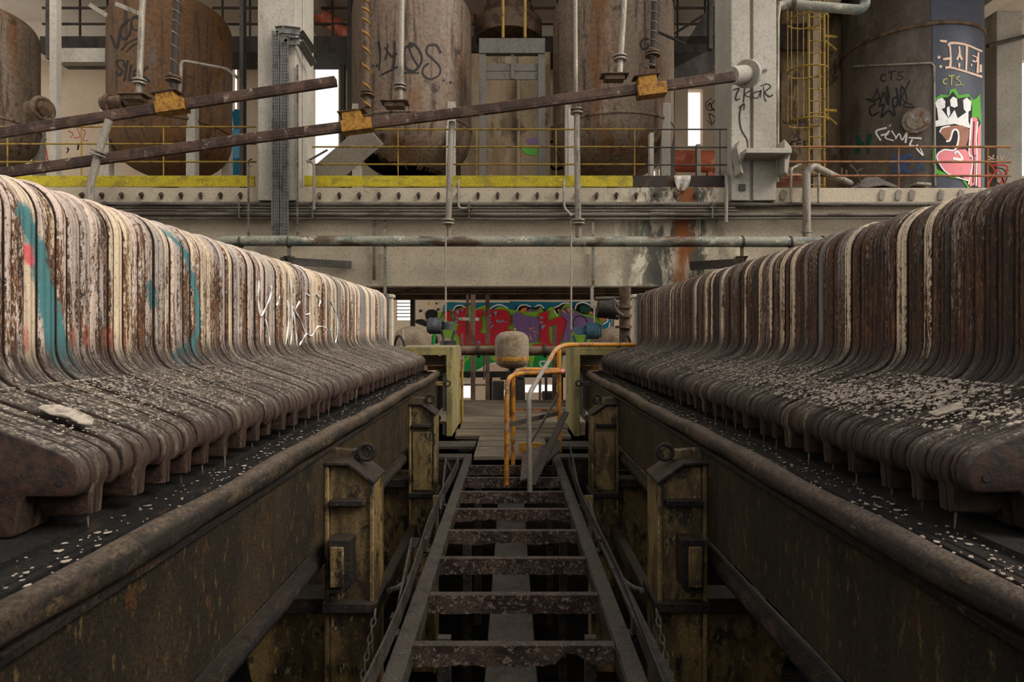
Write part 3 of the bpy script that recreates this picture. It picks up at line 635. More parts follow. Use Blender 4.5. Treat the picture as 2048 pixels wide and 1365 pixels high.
# ---------------------------------------------------------------- handrails round the stair opening
Hn = thing('handrail', P(1015, 970, 5.94), 'orange double tube handrail bent over at the walkway, beside the grey one', 'handrail', 'handrails at the stair opening')
a0, a1 = P(1013, 970, 5.94), P(1026, 930, 6.85)
end = P(1120, 744, 7.3)
m = MB(); m.tube(rounded([a0, P(1014, 757, 5.94), P(1034, 748, 6.2), end], .12), .023, 12); m.build('tube', M_['orange'], Hn)
m = MB(); m.tube(rounded([a1, P(1027, 746, 6.85), P(1046, 739, 6.9), end+Vector((0, .05, .02))], .14), .023, 12); m.build('tube', M_['orange'], Hn)
Z3 = 7.35
m = MB(); m.tube([P(1119, 905, Z3), P(1118, 692, Z3)], .026, 12); m.build('post', M_['orange'], Hn)
m = MB(); m.cyl(P(1122, 744, Z3), P(1128, 744, Z3), .03); m.build('tube_end', K['pink'], Hn)
m = MB(); m.bar(P(1018, 850, 6.3), P(1116, 827, 7.3), .012, .05); m.build('knee_bar', M_['steel'], Hn)
m = MB(); m.bar(P(1030, 820, 7.0), P(1116, 822, 7.3), .012, .03); m.build('knee_bar', M_['rustrail'], Hn)
Hg = thing('handrail', P(1060, 985, 5.66), 'grey dusty tube handrail rising and turning level in bright orange', 'handrail', 'handrails at the stair opening')
h0 = P(1060, 985, 5.66)
m = MB(); m.tube(rounded([h0, P(1057, 790, 5.66), P(1098, 722, 6.2)], .12), .0225, 12); m.build('lower_tube', M_['greyrail'], Hg)
m = MB(); m.tube(rounded([P(1098, 722, 6.2), P(1117, 690, 6.5), P(1270, 690, 7.0)], .22), .0245, 12); m.build('upper_tube', M_['orange'], Hg)
m = MB(); m.cyl(P(1236, 690, 6.89), P(1238, 690, 6.9), .032); m.build('coupling', M_['steel'], Hg)
m = MB(); m.bar(P(1062, 885, 5.75), P(1117, 790, 7.2), .012, .035); m.build('brace', M_['steel'], Hg)
St = thing('stair_flight', P(1075, 980, 6.0), 'short steel stair with dark stringer and ochre panel below the handrails', 'stair')
m = MB(); m.bar(P(1063, 972, 5.8), P(1132, 825, 7.25), .03, .07, up=(0, 1, .4)); m.build('stringer', M_['black'], St, bevel=.004)
m = MB(); m.box(X_(1038, 6.9), X_(1083, 6.9), 6.88, 6.92, Z_(908, 6.9), Z_(886, 6.9)); m.build('kick_panel', M_['ochre'], St, bevel=.004)
m = MB(); m.add([P(1045, 905, 6.85), P(1086, 890, 6.85), P(1120, 880, 7.1), P(1120, 900, 6.9), P(1060, 955, 6.1), P(1040, 962, 6.0)] + [P(1045, 905, 6.85)+Vector((0, .02, -.03)), P(1086, 890, 6.85)+Vector((0, .02, -.03)), P(1120, 880, 7.1)+Vector((0, .02, -.03)), P(1120, 900, 6.9)+Vector((0, .02, -.03)), P(1060, 955, 6.1)+Vector((0, .02, -.03)), P(1040, 962, 6.0)+Vector((0, .02, -.03))],
          [(0,1,2,3,4,5), (11,10,9,8,7,6)]+[(i, (i+1) % 6, 6+(i+1) % 6, 6+i) for i in range(6)])
m.build('tread_plate', M_['rung'], St)

# ---------------------------------------------------------------- yellow portal boxes at the far end of each press
for sg, nm, ox in ((-1, 'pale', 0), (1, 'dark rusty', .06)):
    f = lambda d: sg*(d+ox)
    T = thing('machine_portal', (f(.9), 9.4, 0), 'yellow-green steel portal box at the far end of the %s press' % nm, 'portal frame', 'portal boxes at the press ends')
    def b_(d0, d1, *r):
        m = MB(); m.box(min(f(d0), f(d1)), max(f(d0), f(d1)), *r); return m
    b_(.82, .86, 8.75, 10.05, .0, 1.2).build('side_panel', M_['ypress'], T, bevel=.005)
    b_(.82, .90, 8.70, 8.75, .0, 1.21).build('front_flange', M_['ypress'], T, bevel=.005)
    b_(.82, 1.62, 8.70, 10.05, 1.2, 1.245).build('top_panel', M_['ypress'], T, bevel=.005)
    b_(.90, 1.62, 8.70, 8.76, 1.13, 1.2).build('top_flange', M_['ypress'], T, bevel=.005)
    m = MB(); m.prism([(f(1.0), .95), (f(1.45), .95), (f(1.45), 1.12), (f(1.35), 1.08), (f(1.3), 1.16), (f(1.15), 1.16), (f(1.1), 1.08), (f(1.0), 1.12)], 'y', 9.45, 9.6); m.build('bearing_block', M_['concrete'], T, bevel=.01)
    b_(.86, 1.3, 9.7, 9.78, .86, .93).build('guide_bar', M_['ochre'], T, bevel=.004)
    if sg < 0:
        m = MB(); m.tube([(f(.775), 9.9, 0), (f(.775), 9.9, 1.02)], .022, 8); m.build('stub_post', M_['yellowrail'], T)
for sg, nm, ox in ((-1, 'pale', 0), (1, 'dark rusty', .05)):
    m = MB(); m.tube(curve([(sg*(1.68+ox), 8.95, 1.10), (sg*(1.66+ox), 8.95, 1.30), (sg*(1.60+ox), 8.9, 1.40), (sg*(1.52+ox), 8.85, 1.30), (sg*(1.50+ox), 8.85, 1.05)], 6), .018, 8)
    tag(m.build('hose_loop', M_['black']), 'black hose loop at the far end head of the %s press' % nm, 'hose', 'hose loops')
m = MB(); m.tube([P(805, 700, 9.0), P(806, 658, 9.0)], [.03, .012], 8); tag(m.build('grey_spike', M_['galv']), 'pale pointed rod standing behind the far end of the pale plates', 'rod')
# ---------------------------------------------------------------- shell of the hall
def walled(holes, x0, x1, z0, z1):
    xs = sorted({x0, x1, *[h[0] for h in holes], *[h[1] for h in holes]}); zs = sorted({z0, z1, *[h[2] for h in holes], *[h[3] for h in holes]})
    xs = [x for x in xs if x0 <= x <= x1]; zs = [z for z in zs if z0 <= z <= z1]; out = []
    for a, b in zip(zs, zs[1:]):
        run = None
        for c, d in zip(xs, xs[1:]):
            mid = ((c+d)/2, (a+b)/2); solid = not any(h[0] < mid[0] < h[1] and h[2] < mid[1] < h[3] for h in holes)
            if solid: run = [run[0], d] if run else [c, d]
            elif run: out.append((*run, a, b)); run = None
        if run: out.append((*run, a, b))
    return out
m = MB(); m.box(-9, 9, -6, 13.4, -2.3, -2.0); struct(m.build('floor', M_['dirt'], smooth=False))
m = MB(); m.box(-14, 14, 13.38, 13.5, -2.3, -.45); struct(m.build('wall_pit_end', M_['dirt'], smooth=False))
m = MB(); m.box(-14, 14, 13.4, 17.25, -.75, -.45); struct(m.build('floor_rear', M_['hall'], smooth=False))
m = MB(); m.box(-9.3, -9, -6, 11.9, -2.3, 3.85); struct(m.build('wall_left', M_['hall'], smooth=False))
m = MB(); m.box(9, 9.3, -6, 11.9, -2.3, 3.7); struct(m.build('wall_right', M_['hall'], smooth=False))
m = MB(); m.box(-9.3, 9.3, -6.3, -6, -2.3, 3.5); struct(m.build('wall_behind', M_['hall'], smooth=False))
# low rear wall with the mural, a window and gaps at the ground
ZM = 17.0
hl = [(X_(a, ZM), X_(b, ZM), Z_(d, ZM), Z_(c, ZM)) for a, b, c, d in ((791, 821, 600, 641), (772, 780, 602, 660), (920, 943, 772, 798), (1050, 1117, 770, 787), (990, 1022, 780, 794))]
m = MB()
for a, b, c, d in walled(hl, -13, 13, -.6, 3.95): m.box(a, b, ZM, ZM+.25, c, d)
MW = struct(m.build('wall_rear_lower', M_['backwall'], smooth=False))
for i in range(5):
    z = Z_(606+7*i, ZM); m = MB(); m.box(X_(791, ZM), X_(821, ZM), ZM+.14, ZM+.15, z-.012, z+.012); struct(m.build('window_bar', M_['galv'], MW))

# concrete beam and floor edge of the upper level
ZB = 12.0
m = MB(); m.box(-16, 22, 12.0, 21, Z_(405, ZB), Z_(376, ZB)); SL = struct(m.build('upper_floor_slab', M_['beam'], smooth=False))
m = MB(); m.box(-16, 22, 12.12, 12.7, Z_(570, ZB), Z_(405, ZB)); m.box(-16, 22, 12.05, 12.12, Z_(572, ZB), Z_(508, ZB)); BE = struct(m.build('concrete_beam', M_['beam'], smooth=False))
bm0 = None
for i in range(34):
    px = 640+39.5*(i-14)
    if 500 < px < 625 or px > 1450: continue
    m = MB(); c = P(px, 391, ZB); m.box(c.x-.02, c.x+.02, 11.96, 12.0, c.z-.07, c.z+.05); m.cyl((c.x, 11.93, c.z), (c.x, 12, c.z), .035, 8); struct(m.build('anchor_bolt', M_['trough'], SL))
for px in (1538, 1565, 1612, 1762, 1795, 1822, 1880, 1920, 1962):
    m = MB(); c = P(px, 390, ZB); m.prism([(c.x-.05, c.z-.10), (c.x+.04, c.z-.10), (c.x+.07, c.z+.06), (c.x+.0, c.z+.1), (c.x-.04, c.z+.05)], 'y', 11.97, 12.0); struct(m.build('spalled_patch', M_['hall'], SL))
m = MB(); m.box(-13, 13, 14.2, 14.6, Z_(592, 14.4), Z_(560, 14.4)); struct(m.build('concrete_beam', M_['steel'], smooth=False))
m = MB(); m.box(-13, 13, 13.3, 13.45, Z_(600, 13.4), Z_(591, 13.4)); m.box(-13, 13, 13.3, 13.34, Z_(591, 13.4), Z_(575, 13.4)); tag(m.build('steel_girder', M_['rustpipe']), 'long rusty steel girder in the dark under the concrete beam', 'girder')
for i, (py, w) in enumerate(((577, .02), (582, .015), (588, .02))):
    m = MB(); m.tube([P(700, py, 12.9), P(1310, py-1, 12.9)], w, 6); tag(m.build('cable_run', M_['galv']), '%s cable from the top in the dark strip under the concrete beam' % ordinal(i+1), 'cable', 'cables under the beam')
m = MB(); m.tube([P(775, 592, 12.7), P(852, 572, 12.7), P(900, 571, 12.7)], .02, 6); tag(m.build('bent_conduit', M_['rustpipe']), 'thin rusty conduit slanting up to the concrete beam near the pale press', 'conduit')

# ---------------------------------------------------------------- mural on the low rear wall
GM = thing('graffiti_mural', (X_(1050, ZM), ZM, Z_(700, ZM)), 'big red, purple and green spray mural on the low rear wall', 'graffiti')
sp = on_plane(ZM)
def crop(x0, y0, k, pts): return [(x0+a/k, y0+b/k) for a, b in pts]
c1 = lambda pts: crop(760, 590, 6.204, pts)
c2 = lambda pts: crop(1020, 590, 6.204, pts)
L_ = 0
def layer(name, col, fields=(), strokes=()):
    global L_
    L_ += 1
    for f in fields: paint(name, K[col], GM, sp, (), [f], off=.004+.0012*L_, step=999); L_ += 1
    for q in strokes: paint(name, K[col], GM, sp, [q], (), off=.004+.0012*L_, step=999); L_ += 1
layer('teal_ground', 'teal', [c1([(780,210),(785,140),(830,95),(900,90),(1040,100),(1300,95),(1740,100),(1737,640),(1000,640),(880,300)]), c2([(0,80),(560,90),(760,85),(1000,85),(1060,170),(1150,190),(1230,250),(1262,330),(1255,420),(1200,470),(1140,640),(0,640)])])
layer('black_shape', 'black', [c1([(560,250),(565,215),(600,185),(650,180),(700,200),(715,240),(700,290),(715,330),(590,330),(570,300)]), c1([(480,190),(520,180),(515,210),(490,222)]), c1([(690,95),(710,100),(706,122),(690,120)]), c1([(705,168),(735,170),(735,195),(708,198)]), c1([(900,195),(930,150),(1000,130),(1060,150),(1100,140),(1000,160),(930,190)]), c1([(440,310),(520,300),(600,350),(580,400),(440,350)]),
     c2([(75,200),(110,140),(180,120),(260,150),(300,180),(320,150),(400,150),(430,200),(300,230),(130,230)]), c2([(545,170),(590,140),(650,110),(740,100),(760,140),(640,160),(590,260)]), c2([(808,160),(830,110),(900,95),(980,110),(1040,170),(1020,240),(900,240),(830,200)]), c1([(1690,150),(1740,120),(1740,200),(1680,200)]), c1([(640,520),(700,500),(720,600),(650,610)])])
layer('green_outline', 'green', [c1([(715,240),(740,205),(800,215),(850,185),(930,185),(1080,140),(1130,130),(1150,190),(1260,140),(1310,130),(1400,190),(1480,140),(1640,185),(1737,200),(1737,640),(930,640),(900,560),(780,520),(760,330),(720,300)]), c2([(0,175),(70,215),(130,235),(250,175),(330,195),(380,150),(425,215),(500,150),(545,160),(570,260),(620,190),(680,120),(740,110),(790,180),(900,240),(1040,250),(1140,320),(1140,420),(1100,560),(1000,640),(0,640)])])
layer('deep_green_ground', 'deepgreen', [c1([(1045,760),(1440,750),(1430,850),(1330,870),(1250,920),(1190,950),(1110,1040),(1045,1020)]), c2([(230,750),(660,750),(640,900),(560,920),(160,990),(230,850)])])
layer('green_leaf_shape', 'green', [c1([(1045,790),(1130,755),(1100,800),(1045,850)]), c1([(1370,760),(1430,755),(1430,830),(1380,800)]), c2([(240,760),(310,755),(280,900),(240,880)]), c2([(940,780),(1100,760),(1110,850),(960,870)])])
layer('red_letter', 'red', [c1([(790,290),(785,235),(860,175),(875,250),(890,330),(830,330)]), c1([(900,200),(1075,155),(1060,290),(1070,360),(1130,350),(1150,230),(1200,190),(1280,170),(1250,290),(1270,400),(1240,470),(1310,480),(1325,630),(990,630),(985,540),(945,470),(965,380),(920,300)]), c1([(1275,220),(1340,190),(1440,180),(1560,185),(1620,260),(1620,350),(1580,420),(1720,470),(1640,520),(1500,480),(1430,560),(1420,630),(1350,630),(1360,440),(1310,320)]),
     c2([(355,240),(420,210),(490,195),(470,330),(560,290),(650,262),(705,330),(670,450),(640,520),(625,630),(560,630),(555,380),(480,400),(500,610),(370,600),(370,400)]), c2([(0,240),(10,330),(0,370)]), c2([(0,440),(80,450),(130,480),(0,480)]), c2([(290,615),(620,600),(620,640),(290,640)])])
layer('purple_letter', 'purple', [c1([(1645,260),(1690,215),(1737,225),(1737,470),(1670,430)]), c2([(32,260),(60,225),(130,230),(180,260),(300,275),(350,290),(372,380),(360,500),(330,590),(240,600),(215,510),(130,480),(60,430),(35,350)]), c2([(610,220),(680,165),(760,150),(800,200),(900,255),(1030,290),(1040,360),(960,360),(900,440),(760,460),(745,580),(650,590),(670,480),(710,330),(650,260)]), c2([(190,200),(250,175),(270,190),(240,220)]), c2([(290,200),(330,180),(350,200),(320,220)])])
layer('orange_shape', 'orange', [c2([(120,210),(150,165),(215,160),(200,200),(140,228)]), c2([(1060,175),(1110,195),(1120,250),(1200,310),(1150,345),(1060,240)]), c2([(590,180),(620,175),(600,220)])])
layer('blue_facet', 'skyblue', [c1([(940,200),(985,190),(970,255)]), c1([(1010,185),(1035,175),(1020,220)]), c1([(920,240),(955,275),(950,305)]), c1([(930,310),(970,330),(935,345)]), c1([(960,355),(980,365),(965,390)]), c1([(1355,235),(1390,260),(1375,275)]), c1([(1415,210),(1455,205),(1435,270)]), c1([(1340,290),(1380,310),(1340,320)]), c1([(1360,430),(1420,365),(1385,380)]), c1([(1340,350),(1400,345),(1345,330)]), c1([(1205,600),(1220,565),(1255,600)]), c2([(370,265),(420,285),(380,300)]), c2([(365,325),(425,345),(370,355)]), c2([(385,380),(445,375),(400,435)])])
layer('yellow_petal', 'gold', [c2([(640,200),(665,185),(700,245)]), c2([(705,170),(745,170),(735,220)]), c2([(775,210),(800,200),(795,235)]), c2([(215,415),(330,405),(260,425)]), c2([(225,430),(345,465),(320,470)]), c2([(240,480),(275,555),(250,560)]), c2([(290,460),(320,525),(305,515)]), c2([(975,235),(1000,200),(1040,240)]), c1([(585,95),(620,95),(615,128),(590,125)]), c2([(1140,480),(1190,450),(1180,500)])])
layer('teal_eye', 'pinewood', [c2([(865,150),(900,130),(960,140),(1010,180),(960,230),(880,215)])])
layer('white_outline', 'white', strokes=[(c1([(905,190),(940,145),(1000,130),(1060,155)]), 2), (c1([(1365,170),(1440,130),(1500,125),(1590,165)]), 2), (c2([(80,200),(120,140),(190,125),(260,150)]), 2), (c2([(310,150),(370,125),(425,170)]), 2), (c2([(545,160),(600,140),(660,105),(740,105)]), 2), (c2([(810,180),(830,120),(900,95),(970,115),(1040,170)]), 2), (c2([(1110,200),(1180,270),(1215,320),(1150,370)]), 2), (c1([(1190,950),(1250,920),(1340,870),(1440,845)]), 2.5), (c2([(370,830),(440,830),(440,900),(380,880),(370,830)]), 2.5), (c1([(1110,1040),(1180,950)]), 1.5), (c2([(550,190),(590,270)]), 2), (c2([(1150,430),(1200,440),(1230,400),(1240,340)]), 2)])
layer('small_signature', 'skyblue', strokes=[(c1([(1440,330),(1455,310),(1450,345),(1470,320),(1480,350),(1500,315),(1510,345),(1530,310),(1540,340),(1580,325)]), 1)])
layer('cream_mound', 'cream', [c1([(1190,960),(1250,930),(1340,880),(1440,855),(1560,920),(1540,990),(1330,1010),(1280,1060),(1200,1045)])])

# ---------------------------------------------------------------- pipework and machines in the space under the beam
Dp = thing('rusty_pipe', P(1030, 705, 11.0), 'thick brown pipe with flanges running level through the drum', 'pipe')
m = MB(); m.cyl(P(924, 702, 11.25), P(1145, 702, 11.25), .085, 18); m.build('pipe_run', M_['rustpipe'], Dp)
for px in (957, 1089): m = MB(); m.cyl(P(px-2, 702, 11.25), P(px+3, 702, 11.25), .125, 18); m.build('flange', M_['black'], Dp)
Dr = thing('hopper_drum', P(1025, 790, 10.6), 'dusty round grey drum with a rusted lower band hanging over the deck', 'drum')
c = P(1024, 700, 10.75); r = .29
m = MB(); zt = Z_(667, 10.6); m.lathe(c.x, c.y, [(0, zt+.04), (.1, zt+.035), (.2, zt+.01), (.27, zt-.05), (r, zt-.11), (r, zt-.47), (.27, zt-.53), (.2, zt-.58), (.1, zt-.6), (0, zt-.6)], 40); m.build('shell', M_['drum'], Dr)
m = MB(); m.lathe(c.x, c.y, [(r+.004, zt-.40), (r+.006, zt-.41), (r+.006, zt-.46), (r+.003, zt-.47)], 40); m.build('rust_band', M_['ochre'], Dr)
m = MB(); m.cyl((c.x, c.y, zt-.6), (c.x, c.y, zt-.85), .07, 14); m.cyl((c.x-.2, c.y, zt-.75), (c.x+.2, c.y, zt-.75), .05, 12); m.ring((c.x, c.y-.12, zt-.75), (0, 1, 0), .09, .012); m.cyl((c.x, c.y, zt-.85), (c.x, c.y, .005), .05, 12); m.build('outlet_valve', M_['black'], Dr)
m = MB(); m.cyl((c.x+.05, c.y+.02, zt+.02), (c.x+.05, c.y+.02, zt+.09), .02, 8); m.build('top_nipple', M_['drum'], Dr)
for i, (px, z0, z1, w, Z, mt, lb) in enumerate(((891.5, 440, 645, 3.5, 11.2, 'galv', 'thin vertical rod down to the grey valve by the pale press'), (1142.5, 440, 660, 3.5, 11.2, 'galv', 'thin vertical rod down to the blue pump'),
        (935, 590, 700, 5, 12.2, 'rustpipe', 'thin rusty post in front of the red lettering, first beside the valve'), (946, 590, 800, 9, 12.0, 'rustpipe', 'broad rusty steel post in front of the red lettering'), (975, 590, 800, 8, 12.4, 'rustpipe', 'rusty steel post just beside the dusty drum'),
        (968, 700, 760, 3, 13, 'steel', 'short dark post below the brown pipe'), (924, 668, 715, 4, 12.6, 'galv', 'short pale stub post over the yellow portal'), (1109, 650, 800, 9, 12.6, 'rustpipe', 'rusty steel post in front of the red letter beside the handrail'), (1080, 740, 800, 5, 12.6, 'rustpipe', 'short rusty post under the handrail, beside a pale gap'), (1092, 740, 800, 5, 12.8, 'steel', 'short dark post under the handrail'), (1184, 575, 616, 6, 11.8, 'galv', 'pale square conduit hanging from the beam near the dark press'), (1188, 616, 680, 3, 11.8, 'galv', 'thin rod under the pale square conduit'), (1226, 627, 668, 4, 13, 'galv', 'short white post at the end of the mural'))):
    m = MB(); h = w/2/F*Z; p = P(px, z0, Z); q = P(px, z1, Z)
    if w < 4: m.cyl(q, p, h, 8)
    else: m.box(p.x-h, p.x+h, Z-h, Z+h, q.z, p.z)
    tag(m.build('steel_post' if w >= 4 else 'steel_rod', M_[mt]), lb, 'post' if w >= 4 else 'rod', 'posts and rods under the beam')
m = MB(); m.bar(P(916, 638, 12), P(958, 639, 12), .06, .06); tag(m.build('connecting_pipe', M_['galv']), 'pale pipe arm between the grey valve and the rusty post', 'pipe')
m = MB(); m.tube([P(924, 770, 12.2), P(972, 770, 12.2)], .02, 6); tag(m.build('cross_tube', M_['rustpipe']), 'thin rusty tube tying two steel posts together near the deck', 'tube')
def pump(name, px, py, Z, sg, mat, lb, valve):
    T = thing(name, P(px, 700, Z), lb, 'pump', 'motor-driven valves under the beam')
    m = MB(); m.cyl(P(px+sg*12, py, Z), P(px+sg*38, py, Z), .155, 20); m.build('motor', mat, T, bevel=.01)
    m = MB(); m.cyl(P(px+sg*38, py, Z), P(px+sg*41, py, Z), .13, 20); m.build('motor_cap', M_['steel'], T)
    m = MB(); m.cyl(P(px-10, py, Z), P(px+sg*12, py, Z), .07, 14); m.cyl(P(px, py-8, Z), P(px, py+8, Z), .11, 16); m.build('gearbox', mat, T)
    m = MB(); m.ring(P(px, py-16, Z), (0, 1, .15), .13, .014, 24); m.build('hand_wheel', M_['black'], T)
    m = MB()
    for s in (-1, 1): m.tube([P(px+s*14, py+10, Z), P(px+s*9, py+25, Z), P(px+s*11, py+42, Z)], .028, 8)
    m.build('yoke', mat, T)
    m = MB(); m.cyl(P(px, py+30, Z), P(px, py+52, Z), .15, 18); m.cyl(P(px, py+42, Z), P(px, py+46, Z), .2, 18); m.cyl(P(px, py+50, Z), (P(px, py, Z).x, Z, -.45), .10, 12); m.build('valve_body', valve, T)
pump('motor_valve', 896, 652, 11.6, -1, M_['motor'], 'dark grey motor on a valve over the yellow portal of the pale press', M_['black'])
pump('motor_valve', 1160, 662, 11.6, 1, M_['bluemotor'], 'blue motor on a valve in front of the purple lettering', M_['black'])
for px, Z, lb, hw in ((822, 12.3, 'domed dusty vessel between the pale press and the dark motor', 40), (1240, 12.3, 'domed dusty vessel behind the dark press', 62)):
    c = P(px, 700, Z); r = hw/F*Z; m = MB(); zt = Z_(652, Z-r); m.lathe(c.x, c.y, [(0, zt), (r*.35, zt-.02), (r*.7, zt-.10), (r*.92, zt-.24), (r, zt-.4), (r, -.45), (0, -.45)], 36)
    tag(m.build('domed_vessel', M_['drum']), lb, 'vessel', 'domed vessels under the beam')
m = MB(); m.tube([P(866, 690, 12.4), P(869, 668, 12.4), P(873, 655, 12.4)], .035, 10); tag(m.build('green_hose', K['deepgreen']), 'short bright green hose below the dark motor', 'hose')
m = MB(); m.box(X_(822, 13.5), X_(830, 13.5), 13.4, 13.55, -.45, Z_(598, 13.5)); tag(m.build('steel_post', M_['steel']), 'dark steel post between the small window and the cream wall', 'post', 'posts and rods under the beam')
# valve tree by the dark press
Tv = thing('valve_tree', P(1245, 690, 11.0), 'dark rusty valve and pipe cluster beside the end of the dark press', 'valve')
m = MB(); m.cyl(P(1250, 690, 11), P(1250, 575, 11), .10, 14); m.build('riser', M_['rustpipe'], Tv)
for py, r in ((612, .14), (630, .16), (652, .17)): m = MB(); m.cyl(P(1250, py, 11), P(1250, py+5, 11), r, 18); m.build('flange', M_['rustpipe'], Tv)
m = MB(); m.cyl(P(1195, 617, 11.4), P(1238, 622, 11.4), .17, 18); m.build('dark_body', M_['black'], Tv)
m = MB(); m.tube(curve([P(1236, 612, 10.8), P(1228, 600, 10.8), P(1232, 620, 10.8), P(1246, 632, 10.8)], 6), .03, 8); m.tube([P(1190, 598, 11), P(1252, 596, 11)], .035, 8); m.build('bent_pipe', M_['steel'], Tv)
# low clutter at the foot of the rear wall
for i, (a, b, y0, y1, lb) in enumerate(((985, 1008, 764, 800, 'dark rusty box under the drum outlet'), (1020, 1050, 758, 800, 'dark machine base behind the orange handrail'), (1085, 1115, 785, 800, 'low dark kerb behind the handrail posts'))):
    m = MB(); m.box(X_(a, 13.6), X_(b, 13.6), 13.5, 13.9, max(-.45, Z_(y1, 13.6)), Z_(y0, 13.6)); tag(m.build('machine_block', M_['steel'], bevel=.02), lb, 'machine block', 'dark blocks at the deck end')
m = MB(); m.box(X_(900, 14.5), X_(1130, 14.5), 14.4, 14.7, Z_(755, 14.5), Z_(744, 14.5)); [m.box(X_(a, 14.5)-.05, X_(a, 14.5)+.05, 14.5, 14.6, -.45, Z_(755, 14.5)) for a in (908, 980, 1122)]; tag(m.build('dark_trough', M_['black']), 'long dark trough below the mural at the end of the deck', 'trough')
# ---------------------------------------------------------------- pipes and trays on the face of the concrete beam
def line_thing(name, mat, pts, r, label, cat, group=None, n=12, clips=None, round_=0, cliplabel='pipe_clip', bevel=0):
    m = MB(); pts = [Vector(p) for p in pts]; m.tube(rounded(pts, round_) if round_ else pts, r, n)
    o = m.build(name, mat); tag(o, label, cat, group)
    for c in clips or ():
        k = MB(); k.cyl(c[0], c[1], c[2], n); k.build(cliplabel, c[3] if len(c) > 3 else mat, o)
    return o
Zp = 11.55
line_thing('pipe', M_['greenpipe'], [P(438, 500, 12.0), P(432, 486, Zp), P(456, 482, Zp), P(1655, 484.5, Zp), P(1672, 486, Zp+.03), P(1676, 500, 12.0)], .098, 'thick grey-green pipe running level across the concrete beam', 'pipe', None, 18,
     [(P(x-2, 484, Zp), P(x+2, 484, Zp), .112, M_['steel']) for x in (482, 578, 1484, 1580, 1645)], .12)
for x, lb in ((482, 'below the rusty end'), (578, 'below the cable trays'), (1484, 'next to the dark channel iron'), (1580, 'by the end near the dark press')):
    m = MB(); m.bar(P(x, 494, Zp), P(x, 512, Zp), .05, .05); m.prism([(Zp, Z_(512, Zp)), (12.06, Z_(512, 12)), (12.06, Z_(545, 12)), ], 'x', X_(x, 11.8)-.03, X_(x, 11.8)+.03)
    tag(m.build('pipe_bracket', M_['bluesteel'] if x < 1000 else M_['rustpipe'], bevel=.004), 'bracket carrying the thick grey-green pipe, %s' % lb, 'bracket', 'brackets of the thick pipe')
m = MB(); m.bar(P(560, 522, 11.7), P(703, 530, 11.95), .05, .14); tag(m.build('bracket_arm', M_['bluesteel'], bevel=.005), 'pale blue-grey bracket arm on the beam under the cable trays', 'bracket')
m = MB(); m.bar(P(1380, 532, 11.9), P(1488, 526, 11.5), .06, .16); tag(m.build('channel_iron', M_['toe_dark'], bevel=.006), 'dark rusty channel iron sticking out under the thick pipe', 'channel iron')
CY = [(408, .045, 60, 1935), (415, .022, 60, 1470), (421, .022, 60, 1475), (429, .04, 60, 1920), (438, .022, 240, 1900)]
for i, (py, r, a, b) in enumerate(CY):
    line_thing('conduit', M_['conduit'], [P(a, py, 11.93), P((a+b)/2, py+1, 11.93), P(b, py+(1 if i != 4 else -2), 11.93)], r, '%s from the top of the thin conduits along the concrete beam' % ordinal(i+1), 'conduit', 'conduits along the beam', 10)
for x in (208, 478, 625, 938, 1425):
    m = MB(); m.bar(P(x, 402, 11.86), P(x, 436, 11.86), .025, .02, up=(0, 1, 0)); m.box(X_(x, 11.86)-.05, X_(x, 11.86)+.05, 11.85, 12.1, Z_(408, 11.86)-.08, Z_(408, 11.86)-.05)
    tag(m.build('conduit_clamp', M_['conduit']), 'clamp bar over the thin conduits, %s' % {208: 'just beside the bent pipe', 478: 'just beside the cable trays', 625: 'under the hooked tube by the cable trays', 938: 'beside the long vertical pipe', 1425: 'by the rust-stained concrete'}[x], 'clamp', 'conduit clamps')
line_thing('bent_tube', M_['galv'], [P(628, 420, 11.85), P(628, 326, 11.85), P(614, 322, 11.9)], .025, 'thin grey tube bent at its top beside the cable trays', 'tube', 'small bent tubes at the floor edge', 8, round_=.08)
line_thing('bent_tube', M_['galv'], [P(934, 417, 11.85), P(917, 417, 11.85), P(917, 363, 11.85), P(920, 362, 12.0)], .025, 'thin grey hook-shaped tube below the tag-painted tank', 'tube', 'small bent tubes at the floor edge', 8, round_=.08)
line_thing('bent_tube', M_['galv'], [P(1143, 432, 11.85), P(1128, 416, 11.85), P(1128, 363, 11.85), P(1131, 362, 12.0)], .025, 'thin grey hook-shaped tube beside the slim vertical pipe', 'tube', 'small bent tubes at the floor edge', 8, round_=.08)
line_thing('bent_tube', M_['galv'], [P(1452, 445, 11.8), P(1453, 352, 11.8), P(1440, 345, 12.3)], .035, 'pale blue-white tube bent over beside the column with the black tag', 'tube', 'small bent tubes at the floor edge', 8, round_=.08)
line_thing('bent_tube', M_['galv'], [P(1582, 405, 11.9), P(1582, 338, 11.9), P(1600, 329, 12.2)], .025, 'thin grey tube bent over behind the thick bent pipe', 'tube', 'small bent tubes at the floor edge', 8, round_=.08)
line_thing('bent_tube', M_['galv'], [P(1637, 405, 11.9), P(1637, 332, 11.9)], .022, 'thin straight grey tube standing next to the thick bent pipe', 'tube', 'small bent tubes at the floor edge', 8)
for x, y0, y1, lb in ((748, 440, 560, 'thin flat strip on the beam beside the green strip'), (770, 437, 590, 'long greenish strip hanging down the beam by the end of the pale press'), (1186, 440, 575, 'long greenish strip hanging down the beam by the end of the dark press')):
    m = MB(); m.bar(P(x, y0, 11.98), P(x, y1, 11.98), .05, .04, up=(0, 1, 0)); tag(m.build('cable_strip', M_['greenpipe'] if x != 748 else M_['conduit']), lb, 'cable strip', 'strips on the beam')
